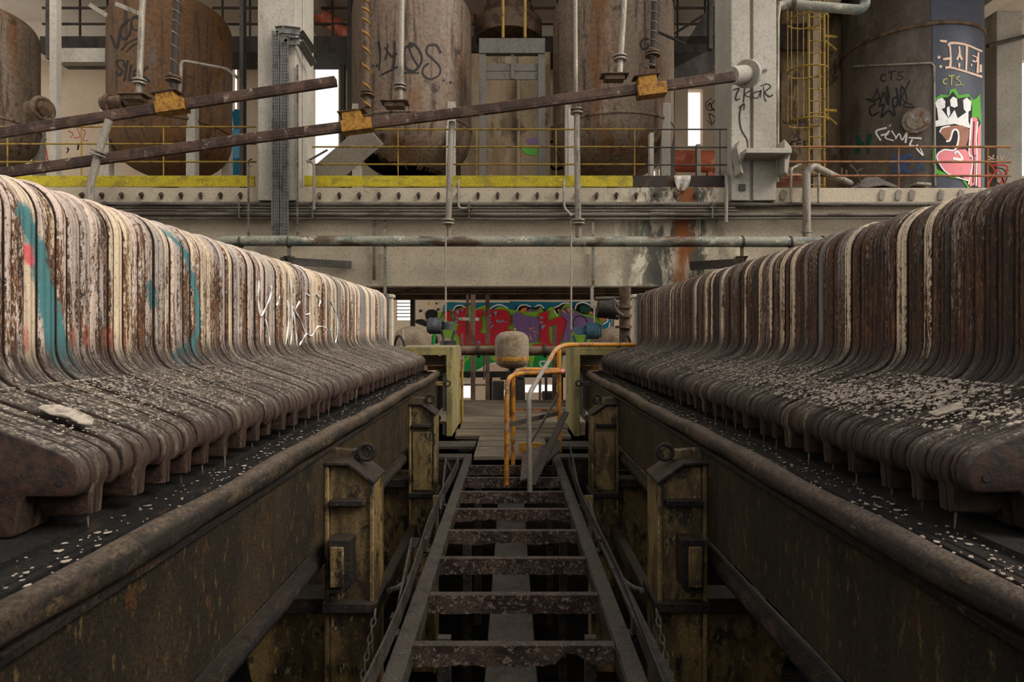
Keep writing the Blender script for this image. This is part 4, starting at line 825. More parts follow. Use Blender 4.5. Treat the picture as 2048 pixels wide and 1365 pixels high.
# vertical and slanted pipes through the troughs
def pipe_run(pts, r, label, flanges, name='downpipe', mat='galv', Z=10.9):
    o = thing(name, pts[-1], label, 'pipe', 'vertical pipes in front of the tanks')
    m = MB(); m.tube(pts, r, 12); m.build('pipe_run', M_[mat], o)
    for p, d in flanges:
        m = MB(); d = Vector(d).normalized(); p = Vector(p)
        m.cyl(p-d*.05, p-d*.025, r*2.1, 14); m.cyl(p+d*.01, p+d*.035, r*2.1, 14); m.build('flange', M_['galv'] if mat == 'galv' else M_['ochre'], o)
    return o
ZT = 11.0
UPV = (0, 0, 1)
pipe_run([P(904, 244, ZT), P(900, 330, ZT), P(896, 473, ZT+.3)], .055, 'long grey pipe hanging from the trough down to the thick pipe', [(P(896, 443, ZT+.2), UPV)])
pipe_run([P(1154, 214, ZT), P(1154, 300, ZT), P(1157, 476, ZT+.3)], .055, 'long grey pipe hanging from the trough beside the hook-shaped tube', [(P(1154, 222, ZT), UPV), (P(1157, 443, ZT+.2), UPV)])
pipe_run([P(218, 240, 10.6), P(196, 310, 10.6), P(181, 370, 10.6), P(180, 425, 10.6), P(180, 1020, 10.6)], .06, 'slanting grey pipe dropping behind the pale plates', [(P(197, 306, 10.6), (.3, 0, 1))])
pipe_run([P(288, -30, ZT), P(284, 30, ZT), P(278, 190, ZT)], .052, 'bright grey pipe coming down on the trough by the brown tank', [(P(279, 163, ZT), UPV)])
pipe_run([P(804, -30, ZT), P(803, 60, ZT), P(801, 202, ZT)], .052, 'grey pipe crossing the big black tag on the tank', [(P(800, 173, ZT), UPV)])
pipe_run([P(1249, -30, ZT), P(1247, 30, ZT), P(1239, 150, ZT)], .055, 'grey pipe coming down on the trough in front of the last tank', [(P(1240, 115, ZT), UPV)])
pipe_run([P(1151, -30, ZT), P(1152, 190, ZT)], .035, 'slim grey pipe between the portal and the last tank', [])
for xs, lb in (((356, 352, 346, 185), 'dark pipe wound with wire in front of the brown tank'), ((731, 732, 735, 215), 'rust-eaten orange pipe in front of the tagged tank'), ((1310, 1308, 1305, 135), 'dark pipe wound with wire in front of the last tank')):
    o = thing('wrapped_pipe', P(xs[2], xs[3], ZT), lb, 'pipe', 'wrapped pipes on the troughs')
    a, b, c = P(xs[0], -30, ZT), P(xs[1], 60, ZT), P(xs[2], xs[3], ZT)
    m = MB(); m.tube([a, b, c], .06, 12); m.build('pipe_run', M_['toe_dark' if xs[0] != 731 else 'rustpipe'], o)
    m = MB(); cc = curve([a, b, c], 40); m.tube([p+Vector((math.cos(i*.7)*.064, math.sin(i*.7)*.064, 0)) for i, p in enumerate(cc)], .008 if xs[0] != 731 else .018, 5); m.build('wire_winding', M_['galv'] if xs[0] != 731 else M_['ochre'], o)
    m = MB(); q = P(xs[2], xs[3]-28, ZT); m.cyl(q, q+Vector((0, 0, .03)), .13, 14); m.cyl(q-Vector((0, 0, .05)), q-Vector((0, 0, .02)), .13, 14); m.build('flange', M_['rustpipe'], o)

# ---------------------------------------------------------------- the two long troughs that climb across the tanks
def trough(pts, label, boxes, hw=.105):
    o = thing('pipe_trough', pts[0], label, 'trough', 'rusty troughs across the tanks')
    m = MB()
    for p, q in zip(pts, pts[1:]):
        d = (q-p).normalized(); u = d.cross(Vector((0, 1, 0))).normalized(); u = u if u.z > 0 else -u
        m.bar(p, q, .17, .14, up=u)
    m.build('channel', M_['trough'], o, bevel=.01)
    m = MB()
    for p, q in zip(pts, pts[1:]):
        u = Vector((0, 0, 1)); m.tube([p-u*.085+Vector((0, -.05, 0)), q-u*.085+Vector((0, -.05, 0))], .035, 10)
    m.build('lower_pipe', M_['trough'], o)
    for p, w, mt in boxes:
        d = (pts[-1]-pts[0]).normalized(); u = d.cross(Vector((0, 1, 0))).normalized(); u = u if u.z > 0 else -u
        m = MB(); m.bar(p-d*w*.5-u*.01, p+d*w*.5-u*.01, .25, .20, up=u); bo = m.build('joint_box', M_[mt], o, bevel=.008)
        m = MB(); q = p-d*.06+u*.16; m.bar(q-d*w*.32, q+d*w*.32, .22, .15, up=u); m.build('upper_box', M_[mt], bo, bevel=.008)
        m = MB(); q = p-d*.06+u*.245; m.bar(q-d*w*.45, q+d*w*.45, .26, .02, up=u); m.build('box_lid', M_['trough'], bo)
    return o
ZA = 10.9
t1 = trough([P(-60, 276, ZA), P(330, 215, ZA), P(672, 163, ZA)], 'upper rusty trough rising to the bright window', [(P(345, 214, ZA-.02), .50, 'ochre')])
t2 = trough([P(-60, 355, ZA), P(500, 277, ZA), P(1000, 215, ZA), P(1468, 153, ZA)], 'long rusty trough rising across all the tanks to the column', [(P(715, 252, ZA-.02), .52, 'ochre'), (P(1302, 181, ZA-.02), .50, 'ochre')])
m = MB(); d = (P(1500, 149, 11.3)-P(1440, 156, 11)).normalized(); m.cyl(P(1462, 152, 11.2), P(1492, 148, 11.45), .16, 18); m.cyl(P(1492, 148, 11.42), P(1497, 147.5, 11.5), .25, 18); m.build('end_socket', M_['column'], t2)
m = MB(); m.bar(P(1500, 148, 11.6), P(1533, 140, 11.85), .02, .04); m.build('tie_strap', M_['steel'], t2)
for a, w in ((1228, 30), (790, 26), (270, 30)):
    m = MB(); p = P(a, {1228: 160, 790: 214, 270: 200}[a], ZT-.05); m.box(p.x-.17, p.x+.17, p.y-.1, p.y+.1, p.z-.02, p.z+.06); m.box(p.x-.24, p.x+.24, p.y-.14, p.y+.14, p.z+.06, p.z+.085); m.build('inlet_box', M_['rustpipe'], t2 if a != 270 else t1, bevel=.005)

# ---------------------------------------------------------------- columns, toe boards, railings
m = MB(); x0, x1 = X_(515, 11.85), X_(592, 11.85); m.box(x0, x1, 11.85, 12.92, 3.95, 12.0); m.box(x1, x1+.03, 12.2, 12.6, 3.95, 12.0); CA = struct(m.build('concrete_column', M_['column'], bevel=.02))
m = MB(); x0, x1 = X_(1462, 11.85), X_(1553, 11.85); xm = X_(1503, 11.85)
m.box(x0, xm-.03, 11.85, 12.8, 3.95, 12.0); m.box(xm+.03, x1, 11.85, 12.8, 3.95, 12.0); m.box(xm-.04, xm+.04, 11.92, 12.8, 3.95, 12.0); CB = struct(m.build('concrete_column', M_['column'], bevel=.015))
m = MB(); m.box(X_(1482, 11.6), X_(1572, 11.6), 11.35, 11.85, Z_(311, 11.5), Z_(301, 11.5))
for px in (1468, 1553):
    p = X_(px, 11.85); m.prism([(p, Z_(285, 11.7)), (p+(-.08 if px < 1500 else .12), Z_(300, 11.7)), (p+.06, Z_(355, 11.7)), (p, Z_(350, 11.7))], 'y', 11.5, 11.83)
m.prism([(11.4, Z_(311, 11.5)), (11.85, Z_(311, 11.5)), (11.85, Z_(350, 11.8))], 'x', X_(1556, 11.8), X_(1562, 11.8)); m.prism([(11.4, Z_(311, 11.5)), (11.85, Z_(311, 11.5)), (11.85, Z_(350, 11.8))], 'x', X_(1470, 11.8), X_(1476, 11.8))
struct(m.build('corbel', M_['column'], CB, bevel=.01))
m = MB(); c = P(1484, 375, 11.84); m.box(c.x-.06, c.x+.06, 11.82, 11.86, c.z-.06, c.z+.06); struct(m.build('socket_plate', M_['steel'], CB))
paint('graffiti_tag', K['black'], CB, on_plane(11.85), [([(1466, 180), (1478, 177), (1473, 188), (1472, 200), (1480, 197)], 2.4), ([(1490, 172), (1487, 205)], 2.4), ([(1505, 178), (1490, 190), (1510, 196)], 2.4), ([(1520, 182), (1508, 186), (1506, 194), (1516, 195), (1522, 180), (1521, 195)], 2.4),
     ([(1527, 173), (1529, 196), (1533, 203)], 2.4), ([(1521, 172), (1535, 168), (1541, 174), (1530, 184), (1538, 193), (1546, 190)], 2.4), ([(1496, 300), (1494, 280), (1483, 260), (1479, 236), (1482, 215), (1487, 209)], 2.4), ([(1478, 216), (1488, 208), (1488, 220)], 2.4)])
for i, (a, dx) in enumerate(((545, 0), (563, 0))):
    Zc = 11.78; m = MB(); w = .13
    pts = [P(a+7, 480, Zc), P(a+7, 62+16*i, Zc), P(a+18, 64+20*i, Zc) if i else P(a+22, 60, Zc), P(600, 64+20*i, Zc), P(628, 104+26*i, 12.3)]
    for p, q in zip(pts, pts[1:]):
        u = Vector((0, 1, 0)); m.bar(p, q, w, .012, up=u)
    tr = m.build('cable_tray', M_['tray'])
    m = MB()
    for p, q in zip(pts, pts[1:]):
        d = (q-p).normalized(); s = d.cross(Vector((0, 1, 0))).normalized()
        for sg in (-1, 1): m.bar(p+s*sg*w*.5+Vector((0, -.02, 0)), q+s*sg*w*.5+Vector((0, -.02, 0)), .012, .05, up=(0, 1, 0))
    m.build('tray_rim', M_['tray'], tr)
    m = MB(); p, q = pts[0], pts[1]
    for k in range(int((q-p).length/.06)):
        c = p+(q-p).normalized()*k*.06
        for sx in (-.035, 0, .035): m.box(c.x+sx-.009, c.x+sx+.009, c.y-.009, c.y-.0065, c.z-.02, c.z+.02)
    m.build('slot_pattern', M_['steel'], tr)
    tag(tr, ('outer perforated cable tray bent over at the top of the concrete column', 'inner perforated cable tray on the concrete column, beside the other')[i], 'cable tray', 'cable trays on the column')
for px, y0, y1, lb in ((595, 130, 480, 'thin long strip on the column beside the cable trays'), (497, 330, 480, 'thin strip at the foot of the tray column')):
    m = MB(); m.bar(P(px, y0, 11.82), P(px, y1, 11.82), .03, .03, up=(0, 1, 0)); tag(m.build('cable_strip', M_['conduit']), lb, 'cable strip', 'strips on the column')

def board(px0, px1, mat, label):
    m = MB(); m.box(X_(px0, 12.05), X_(px1, 12.05), 12.03, 12.06, Z_(374, 12.05), Z_(352, 12.05)); return tag(m.build('toe_board', M_[mat], bevel=.003), label, 'toe board', 'toe boards at the edge of the upper floor')
board(-40, 510, 'yellow', 'yellow toe board below the brown tank'); board(609, 1265, 'yellow', 'yellow toe board below the tagged tank and the portal'); board(1267, 1452, 'toe_dark', 'blackened toe board between the yellow one and the tagged column')
def railing(px0, px1, rails, posts, mats, label, Z=12.08, foot=372, r=.017):
    o = thing('railing', P(px0, foot, Z), label, 'railing', 'railings of the upper floor')
    for py, mt in zip(rails, mats): m = MB(); m.tube([P(px0, py, Z), P(px1, py, Z)], r, 8); m.build('rail', M_[mt], o)
    for px in posts: m = MB(); m.tube([P(px, foot, Z), P(px, rails[0], Z)], r*.75, 8); m.build('post', M_[mats[0]], o)
    return o
railing(-40, 512, (254, 288, 324), (15, 163, 327), ('yellowrail',)*3, 'thin yellow railing in front of the brown tank')
railing(625, 1290, (259, 294, 329), (796, 953, 1112, 1269), ('yellowrail',)*3, 'thin yellow railing in front of the tagged tank and the portal')
railing(1290, 1455, (259, 295, 330), (1440,), ('steel',)*3, 'dark railing in front of the bright slot window', r=.015)
railing(1556, 2022, (294, 324, 352), (1797, 1975), ('rustrail', 'rustrail', 'rustrail'), 'rusty orange railing in front of the dark silo', foot=380, r=.022)

# ---------------------------------------------------------------- upper hall behind
ZW = 20.0
hw_ = [(X_(a, ZW), X_(b, ZW), Z_(d, ZW), Z_(c, ZW)) for a, b, c, d in ((625, 677, 128, 345), (1376, 1406, 178, 292), (462, 474, 120, 340), (756, 768, 338, 352), (1284, 1314, 338, 356), (1318, 1324, 334, 356), (1334, 1338, 338, 356), (680, 700, 240, 262), (85, 93, 40, 80), (440, 520, 66, 74))]
m = MB()
for a, b, c, d in walled(hw_, -18, 15.9, 4.2, 10.6): m.box(a, b, ZW, ZW+.3, c, d)
UW = struct(m.build('wall_rear_upper', M_['backwall'], smooth=False))
m = MB(); m.box(15.9, 24, ZW, ZW+.3, 4.2, Z_(352, ZW)); struct(m.build('wall_parapet', M_['backwall'], smooth=False))
m = MB(); m.box(-18, 24, 13.2, 21, 10.5, 10.8)
CE = struct(m.build('ceiling', M_['ceiling'], smooth=False))
for i, (x, w) in enumerate(((-9.8, .5), (-5.6, .5), (-1.2, .5), (3.2, .5), (8.0, .5), (12.4, .5), (16.5, .5))):
    m = MB(); m.box(x, x+w, 13.3, 20, 10.0, 10.5); struct(m.build('ceiling_beam', M_['ceiling'], CE))
m = MB(); m.box(-18, 24, 18.2, 18.7, 9.6, 10.5); struct(m.build('ceiling_beam', M_['ceiling'], CE))
m = MB(); m.box(X_(1972, 18), X_(2022, 18), 17.6, 18.3, 4.2, 10.5); CC = struct(m.build('concrete_column', M_['column'], bevel=.02))
m = MB(); m.box(X_(1972, 19), X_(2100, 19), 18.5, 18.8, Z_(104, 18.6), Z_(84, 18.6)); struct(m.build('lintel_beam', M_['column']))
paint('graffiti_tag', K['scarlet'], CC, on_plane(17.6), [([(1978, 325), (1990, 345), (1975, 370), (1995, 375), (2015, 335), (1985, 330)], 3), ([(1975, 345), (1998, 355), (2018, 340)], 2.5), ([(1976, 372), (1996, 340), (2016, 378)], 2.5)])
paint('graffiti_tag', K['black'], CC, on_plane(17.6), [([(1990, 335), (2008, 340), (2014, 355), (2004, 370), (1992, 362), (2000, 350), (2012, 375)], 2)])
paint('graffiti_tag', K['cream'], CC, on_plane(17.6), [([(1976, 312), (1982, 316), (1978, 320)], 2), ([(1988, 310), (1984, 318), (1991, 318)], 2), ([(1996, 311), (1994, 319)], 2), ([(2001, 310), (2003, 320), (2008, 310)], 2)])
paint('graffiti_tag', K['black'], SL, on_plane(12.0), [([(2006, 386), (2010, 398), (2014, 386)], 3), ([(2022, 388), (2018, 394), (2022, 399), (2026, 394), (2022, 388)], 3), ([(2036, 398), (2040, 388)], 3)])
paint('graffiti_tag', K['scarlet'], UW, on_plane(ZW), [([(80, 330), (84, 300), (90, 292), (96, 322)], 2), ([(66, 328), (82, 312), (98, 322)], 2), ([(136, 262), (146, 268), (140, 276)], 1.5), ([(160, 256), (170, 264), (166, 280), (176, 282)], 1.5), ([(150, 250), (160, 272), (148, 276)], 1.5), ([(706, 345), (712, 336), (720, 346), (712, 350)], 2)])
paint('graffiti_tag', K['black'], UW, on_plane(ZW), [([(80, 285), (88, 280), (86, 290), (93, 278)], 1.5), ([(504, 318), (498, 322), (497, 330), (502, 334)], 2), ([(134, 296), (137, 300), (133, 306)], 3), ([(157, 290), (155, 300)], 4), ([(1424, 196), (1412, 206), (1414, 218), (1424, 220), (1420, 206), (1416, 214)], 2), ([(1432, 198), (1422, 212), (1430, 222)], 2), ([(1414, 240), (1424, 250), (1418, 228), (1430, 236), (1426, 248)], 1.5)])
paint('graffiti_field', K['teal'], UW, on_plane(ZW), [], [[(464, 225), (470, 218), (481, 220), (482, 350), (460, 350), (462, 320), (468, 262)]], step=999)
paint('graffiti_field', K['skyblue'], UW, on_plane(ZW), [], [[(466, 258), (482, 258), (480, 316), (470, 318), (460, 310)]], off=.03, step=999)

# tanks
def tank(px, hw, Z, zs, mat, label, tagn=None, hole=False, ytop=52, ybot=268, yend=352):
    cx, r = limbs(px-hw, px+hw, Z); z1, z0, ze = Z_(ytop, Z), Z_(ybot, Z), Z_(yend, Z-.3)
    T = thing('process_tank', (cx, Z, Z_(376, 12)), label, 'tank', 'tanks on the upper floor')
    d = z0-ze
    prof = [(0, ze)]+[(r*math.sin(a), z0-d*math.cos(a)**.85 if a < 1.57 else z0) for a in [math.pi/2*i/14 for i in range(1, 15)]]
    prof += [(r, z0+(z1-z0)*i/6) for i in range(1, 7)]
    q = .45; prof += [(r-q+q*math.cos(a), z1+q*math.sin(a)) for a in [math.pi/2*i/7 for i in range(1, 8)]]+[((r-q)*(1-i/5), z1+q+.35*math.sin(i/5*1.57)) for i in range(1, 6)]
    skip = None
    if hole:
        rh = random.Random(2)
        def skip(c):
            ppx, ppy = VX+c.x/c.y*F, VY-(c.z-EYE)/c.y*F
            if c.y > Z: return False
            edge = 296+.00*ppx+max(0, (ppx-735))*.62-max(0, ppx-785)*.45+rh.uniform(-4, 4)
            return 727 < ppx < 880 and ppy > edge and ppy > 296
    m = MB(); m.lathe(cx, Z, prof, 180 if hole else 72, skip); sh = m.build('shell', M_[mat], T)
    m = MB(); m.lathe(cx, Z, [(r+.0, z0-.01), (r+.025, z0+.01), (r+.025, z0+.05), (r, z0+.07)], 72); m.build('girth_ring', M_[mat], T)
    for a in (-2.5, -.75, .8, 2.3):
        m = MB(); lx, ly = cx+math.cos(a)*r*.98, Z+math.sin(a)*r*.98; m.box(lx-.1, lx+.1, ly-.1, ly+.1, Z_(376, 12), z0+.35); m.build('support_leg', M_['column'], T, bevel=.01)
    m = MB(); m.cyl((cx, Z, ze+.02), (cx, Z, Z_(376, 12)), .14, 14); m.build('outlet', M_['rustpipe'], T)
    return T, on_cyl(cx, Z, r)
tank(-46, 128, 14.5, 0, 'tank', 'large rusty tank cut off by the edge of the view', ytop=70, ybot=255, yend=330)
T2, s2 = tank(338, 127, 14.6, 0, 'tank_brown', 'large brown rusted tank with two black tags beside the cable tray column', ytop=62, ybot=268)
T3, s3 = tank(823, 120, 14.4, 0, 'tank', 'large grey-brown tank with a big black tag and a torn bottom', hole=True, ytop=42, ybot=266, yend=354)
T4, s4 = tank(1227, 121, 14.5, 0, 'tank', 'large brown-grey tank beside the column with the black tag', ytop=36, ybot=268, yend=354)
paint('graffiti_tag', K['black'], T2, s2, [([(221, 70), (233, 96), (240, 60)], 4), ([(258, 38), (244, 52), (240, 66), (246, 78), (258, 70), (262, 50), (258, 70)], 4), ([(284, 36), (268, 34), (262, 46), (270, 60), (288, 52)], 4), ([(242, 100), (258, 84), (276, 76)], 3), ([(252, 104), (264, 92), (280, 84)], 3),
     ([(244, 120), (233, 122), (236, 134), (244, 142), (238, 150), (231, 144)], 4), ([(246, 120), (250, 134), (256, 120)], 3.5), ([(254, 128), (248, 162)], 3.5), ([(262, 128), (258, 160), (268, 154)], 3.5), ([(276, 140), (268, 142), (266, 162), (276, 160)], 3.5), ([(268, 150), (276, 149)], 3.5), ([(284, 138), (282, 160)], 3.5), ([(296, 132), (284, 148), (300, 164)], 3.5)], off=.006)
paint('graffiti_tag', K['black'], T3, s3, [([(745, 130), (747, 133)], 4), ([(752, 130), (754, 133)], 4), ([(757, 82), (760, 108), (758, 140)], 4), ([(776, 88), (774, 104), (770, 120)], 3), ([(789, 82), (790, 110), (786, 136)], 5), ([(770, 94), (782, 112), (794, 106)], 4), ([(762, 150), (790, 136), (800, 132)], 3), ([(826, 92), (812, 94), (808, 110), (810, 134), (828, 142), (842, 126), (842, 108), (830, 90), (818, 88), (824, 112), (836, 132)], 4), ([(796, 148), (815, 145), (838, 146)], 3),
     ([(882, 106), (872, 90), (856, 92), (854, 106), (866, 118), (880, 134), (878, 150), (860, 158), (846, 148), (848, 134), (858, 126)], 4.5), ([(886, 160), (889, 162)], 5), ([(900, 163), (903, 166)], 5)], off=.006)
paint('graffiti_tag', K['black'], T4, s4, [([(1298, 78), (1288, 78), (1281, 88), (1286, 98), (1296, 95), (1296, 86)], 3)], off=.006)
for tt, px, yy in ((T3, 905, 205), ):
    pass
line_thing('tank_pipe', M_['galv'], [P(360, 190, 12.6), P(363, 121, 12.6), P(455, 138, 12.9), P(482, 162, 13.0)], .03, 'thin bent pipe in front of the brown tank', 'pipe', None, 8, round_=.1)
line_thing('tank_pipe', M_['steel'], [P(1304, 60, 12.8), P(1312, 62, 12.8), P(1370, 88, 13.0)], .03, 'thin dark pipe sloping from the wrapped pipe to the platform', 'pipe', None, 8)
m = MB(); m.prism([(X_(618, 13.4), Z_(362, 13.4)), (X_(770, 13.4), Z_(258, 13.4)), (X_(735, 13.4), Z_(262, 13.4)), (X_(690, 13.4), Z_(292, 13.4)), (X_(612, 13.4), Z_(352, 13.4))][:3]+[(X_(690, 13.4), Z_(290, 13.4))], 'y', 13.3, 13.34)
m = MB(); m.bar(P(636, 362, 13.2), P(748, 268, 12.7), .02, .55, up=(0, -.6, .8)); tag(m.build('chute_plate', M_['column'], bevel=.006), 'grey slanting chute plate below the bright window', 'chute')
m = MB(); m.bar(P(602, 330, 12.4), P(655, 300, 12.4), .03, .03); tag(m.build('strut', M_['steel']), 'thin strut between the tray column and the chute', 'strut')

# steel portal with panel between two tanks
Zs = 13.3
SP = thing('steel_portal', P(1024, 372, Zs), 'grey steel portal with mesh header standing between two tanks', 'portal frame')
for a, b in ((958, 972), (1076, 1090)): m = MB(); m.box(X_(a, Zs), X_(b, Zs), Zs, Zs+.16, Z_(380, Zs), Z_(78, Zs)); m.build('portal_post', M_['bluesteel'], SP, bevel=.006)
m = MB(); m.box(X_(958, Zs), X_(1090, Zs), Zs-.02, Zs+.14, Z_(107, Zs), Z_(77, Zs)); m.build('portal_header', M_['bluesteel'], SP, bevel=.006)
m = MB(); m.box(X_(972, Zs), X_(1076, Zs), Zs+.05, Zs+.08, Z_(140, Zs), Z_(125, Zs)); m.box(X_(972, Zs), X_(1076, Zs), Zs+.05, Zs+.08, Z_(157, Zs), Z_(143, Zs)); m.box(X_(1022, Zs), X_(1028, Zs), Zs+.02, Zs+.06, Z_(157, Zs), Z_(107, Zs)); m.build('header_grille', M_['bluesteel'], SP)
m = MB(); m.box(X_(935, 14.5), X_(1037, 14.5), 14.5, 14.6, 4.2, Z_(107, 14.5)); m.box(X_(1037, 14.5), X_(1100, 14.5), 14.42, 14.5, 4.2, Z_(107, 14.5)); m.box(X_(1034, 14.5), X_(1040, 14.5), 14.38, 14.6, 4.2, Z_(150, 14.5)); PW = struct(m.build('partition_wall', M_['bare']))
paint('graffiti_splash', K['leaf'], PW, on_plane(14.42), [], [[(1041, 294), (1050, 292), (1060, 298), (1074, 296), (1074, 312), (1060, 310), (1048, 306)]], off=.01, step=999)
paint('graffiti_splash', K['purple'], PW, on_plane(14.42), [], [[(1050, 280), (1064, 276), (1076, 278), (1074, 288), (1060, 288)]], off=.01, step=999)
for px, y0, y1, Z, lb in ((111, -20, 375, 13.6, 'broad grey steel post beside the cut-off tank'), (100, -20, 120, 13.9, 'dark post above the cut-off tank'), (486, -20, 375, 13.2, 'dark steel post between the brown tank and the tray column'), (700, -20, 372, 16.0, 'dark steel post just behind the tagged tank'), (686, 130, 372, 17.0, 'dark jamb post beside the bright window'),
        (1437, -20, 372, 12.9, 'dark steel post just beside the tagged column'), (1420, -20, 100, 14.5, 'short dark hanger post over the slot window'), (1344, -20, 372, 15.5, 'dark post behind the edge of the last tank'), (1396, 290, 372, 17.0, 'grey post under the slot window'), (1302, 268, 372, 12.6, 'pale stanchion in front of the last tank'), (1143, 220, 372, 12.8, 'grey stanchion in front of the edge of the last tank')):
    m = MB(); h = (4 if px not in (111, 1143) else 7)/F*Z; p, q = P(px, y0, Z), P(px, y1, Z); m.box(p.x-h, p.x+h, Z-.08, Z+.08, Z_(376, 12) if y1 >= 372 else q.z, p.z)
    tag(m.build('steel_post', M_['steel' if px not in (111, 1302, 1143, 1396) else 'column'], bevel=.004), lb, 'post', 'steel posts of the upper hall')
UPF = thing('upper_platform', P(700, 100, 16.8), 'dark steel platform with thin rails running behind the tanks under the ceiling', 'platform')
for a, b in ((85, 230), (425, 715), (930, 1120), (1335, 1452)):
    m = MB(); m.box(X_(a, 16.8), X_(b, 16.8), 16.7, 17.8, Z_(108, 16.8), Z_(76, 16.8)); m.build('platform_beam', M_['steel'], UPF)
    for py in (16, 48): m = MB(); m.tube([P(a, py, 16.8), P(b, py, 16.8)], .035, 8); m.build('platform_rail', M_['steel'], UPF)
    for px in range(a+20, b, 55): m = MB(); m.tube([P(px, 80, 16.8), P(px, -25, 16.8)], .03, 8); m.build('platform_post', M_['steel'], UPF)
m = MB(); m.bar(P(1335, 165, 15), P(1460, 100, 15), .05, .45); tag(m.build('mesh_walkway', M_['steel']), 'dark sloping mesh walkway behind the end of the trough', 'walkway')
m = MB(); m.bar(P(1345, 70, 15.5), P(1415, 25, 15.5), .04, .05); tag(m.build('strut', M_['steel']), 'thin dark strut under the ceiling beside the tagged column', 'strut')
m = MB(); m.prism([(X_(1380, 15), Z_(72, 15)), (X_(1410, 15), Z_(25, 15)), (X_(1430, 15), Z_(20, 15)), (X_(1430, 15), Z_(72, 15))], 'y', 15, 15.4); tag(m.build('hopper_plate', M_['steel']), 'dark hopper-shaped plate beside the tagged column', 'hopper')
for a, b, w, lb in (((630, 22), (722, 90), .22, 'faded red duct slanting under the ceiling beside the tray column'), ((940, 14), (970, 52), .18, 'faded red duct slanting under the ceiling beside the portal')):
    m = MB(); m.cyl(P(*a, 17), P(*b, 17), w, 14); tag(m.build('slanting_duct', M_['redduct']), lb, 'duct', 'red ducts under the ceiling')
m = MB(); m.cyl(P(1330, 322, 17.5), P(1432, 324, 17.5), .30, 18); [m.box(X_(a, 17.5)-.08, X_(a, 17.5)+.08, 17.42, 17.58, Z_(376, 12), Z_(330, 17.5)) for a in (1345, 1420)]; tag(m.build('red_vessel', M_['redduct']), 'red horizontal cylinder low behind the dark railing', 'vessel')
m = MB(); m.lathe(X_(1018, 15.2), 15.2, [(0, Z_(2, 15)), (.4, Z_(6, 15)), (.62, Z_(12, 15)), (.62, Z_(36, 15)), (.8, Z_(38, 15)), (.8, Z_(75, 15)), (0, Z_(75, 15))], 28); tag(m.build('vent_drum', M_['rustpipe']), 'dark vent drum on top of the partition behind the portal', 'drum')
for px in (1006, 1050): m = MB(); m.tube([(X_(px, 13.35), 13.35, 10.5), P(px, 76, 13.35)], .032, 8); tag(m.build('yellow_rod', M_['yellowrail']), 'yellow rod hanging over the portal, %s' % ('first from the tagged tank' if px == 1006 else 'second from the tagged tank'), 'rod', 'yellow rods over the portal')
m = MB(); m.bar(P(232, 8, 12.2), P(285, 30, 12.2), .05, .08); m.bar(P(180, 10, 12.2), P(215, 32, 12.2), .05, .08); tag(m.build('angle_strut', M_['galv']), 'pale angle struts beside the bright grey pipe', 'strut')
m = MB(); m.box(X_(100, 14), X_(216, 14), 13.9, 14.1, Z_(128, 14), Z_(100, 14)); tag(m.build('steel_beam', M_['column'], bevel=.006), 'grey beam joining the broad post to the brown tank', 'beam')
m = MB(); m.ring(P(86, 218, 13.2), (1, -.3, 0), .22, .05, 18); m.cyl(P(60, 218, 13.3), P(92, 218, 13.2), .16, 16); tag(m.build('manhole_cover', M_['rustpipe']), 'round manhole fitting on the side of the cut-off tank', 'manhole')
m = MB(); m.cyl(P(205, 208, 12.9), P(245, 206, 12.9), .14, 16); m.cyl(P(216, 208, 12.9), P(222, 208, 12.9), .2, 16); m.cyl(P(252, 202, 12.9), P(290, 200, 12.9), .11, 12); tag(m.build('gate_valve', M_['rustpipe']), 'rusty valve body between the broad post and the brown tank', 'valve')
# black ring painted on a pale sheet beside the last tank
m = MB(); m.box(X_(1085, 16.1), X_(1132, 16.1), 16.1, 16.13, 4.24, Z_(252, 16.1)); PS = tag(m.build('pale_sheet', M_['backwall']), 'pale sheet with a black painted ring beside the last tank', 'panel')
paint('ring_mark', K['black'], PS, on_plane(16.1), [([(1112, 282), (1098, 286), (1091, 300), (1094, 322), (1108, 338), (1126, 336)], 5)])
# ---------------------------------------------------------------- dark silo with graffiti
Zq = 16.4; cx, rr_ = limbs(1682, 1968, Zq)
SI = thing('silo', (cx, Zq, Z_(376, 12)), 'tall dark steel silo with a navy strip and a white crown painted on it', 'silo')
m = MB(); m.lathe(cx, Zq, [(rr_, 4.23), (rr_, Z_(52, Zq-rr_)), (rr_, 13.)], 96); m.build('shell', M_['silo'], SI)
zs_ = Z_(44, Zq-rr_)
m = MB(); m.lathe(cx, Zq, [(rr_, zs_-.06), (rr_+.05, zs_-.05), (rr_+.05, zs_+.02), (rr_, zs_+.04)], 96); m.build('seam_ring', M_['rustpipe'], SI)
ss = on_cyl(cx, Zq, rr_)
def arc_panel(px0, off, z0, z1):
    m = MB(); a0 = ss(px0, 200, off); x_, y_ = a0.x-cx, a0.y-Zq; b0 = math.atan2(y_, x_); n = 24; rr = rr_+off; vs = []
    for i in range(n+1):
        a = b0+(.35-b0)*i/n; vs += [(cx+rr*math.cos(a), Zq+rr*math.sin(a), z0), (cx+rr*math.cos(a), Zq+rr*math.sin(a), z1)]
    return m.add(vs, [(2*i, 2*i+1, 2*i+3, 2*i+2) for i in range(n)])
arc_panel(1865, .012, 4.24, zs_-.06).build('navy_paint', M_['navy'], SI); arc_panel(1862, .010, zs_+.05, 12.9).build('navy_paint', M_['navy'], SI)
m = MB()
for a, b in (((1706, 133), (1862, 126)),): m.tube([ss(a[0]+(b[0]-a[0])*i/8, a[1]+(b[1]-a[1])*i/8, .02) for i in range(9)]+[ss(1868, 132, .02), ss(1869, 250, .02), ss(1870, 372, .02)], .025, 8)
m.build('thin_pipe', M_['galv'], SI)
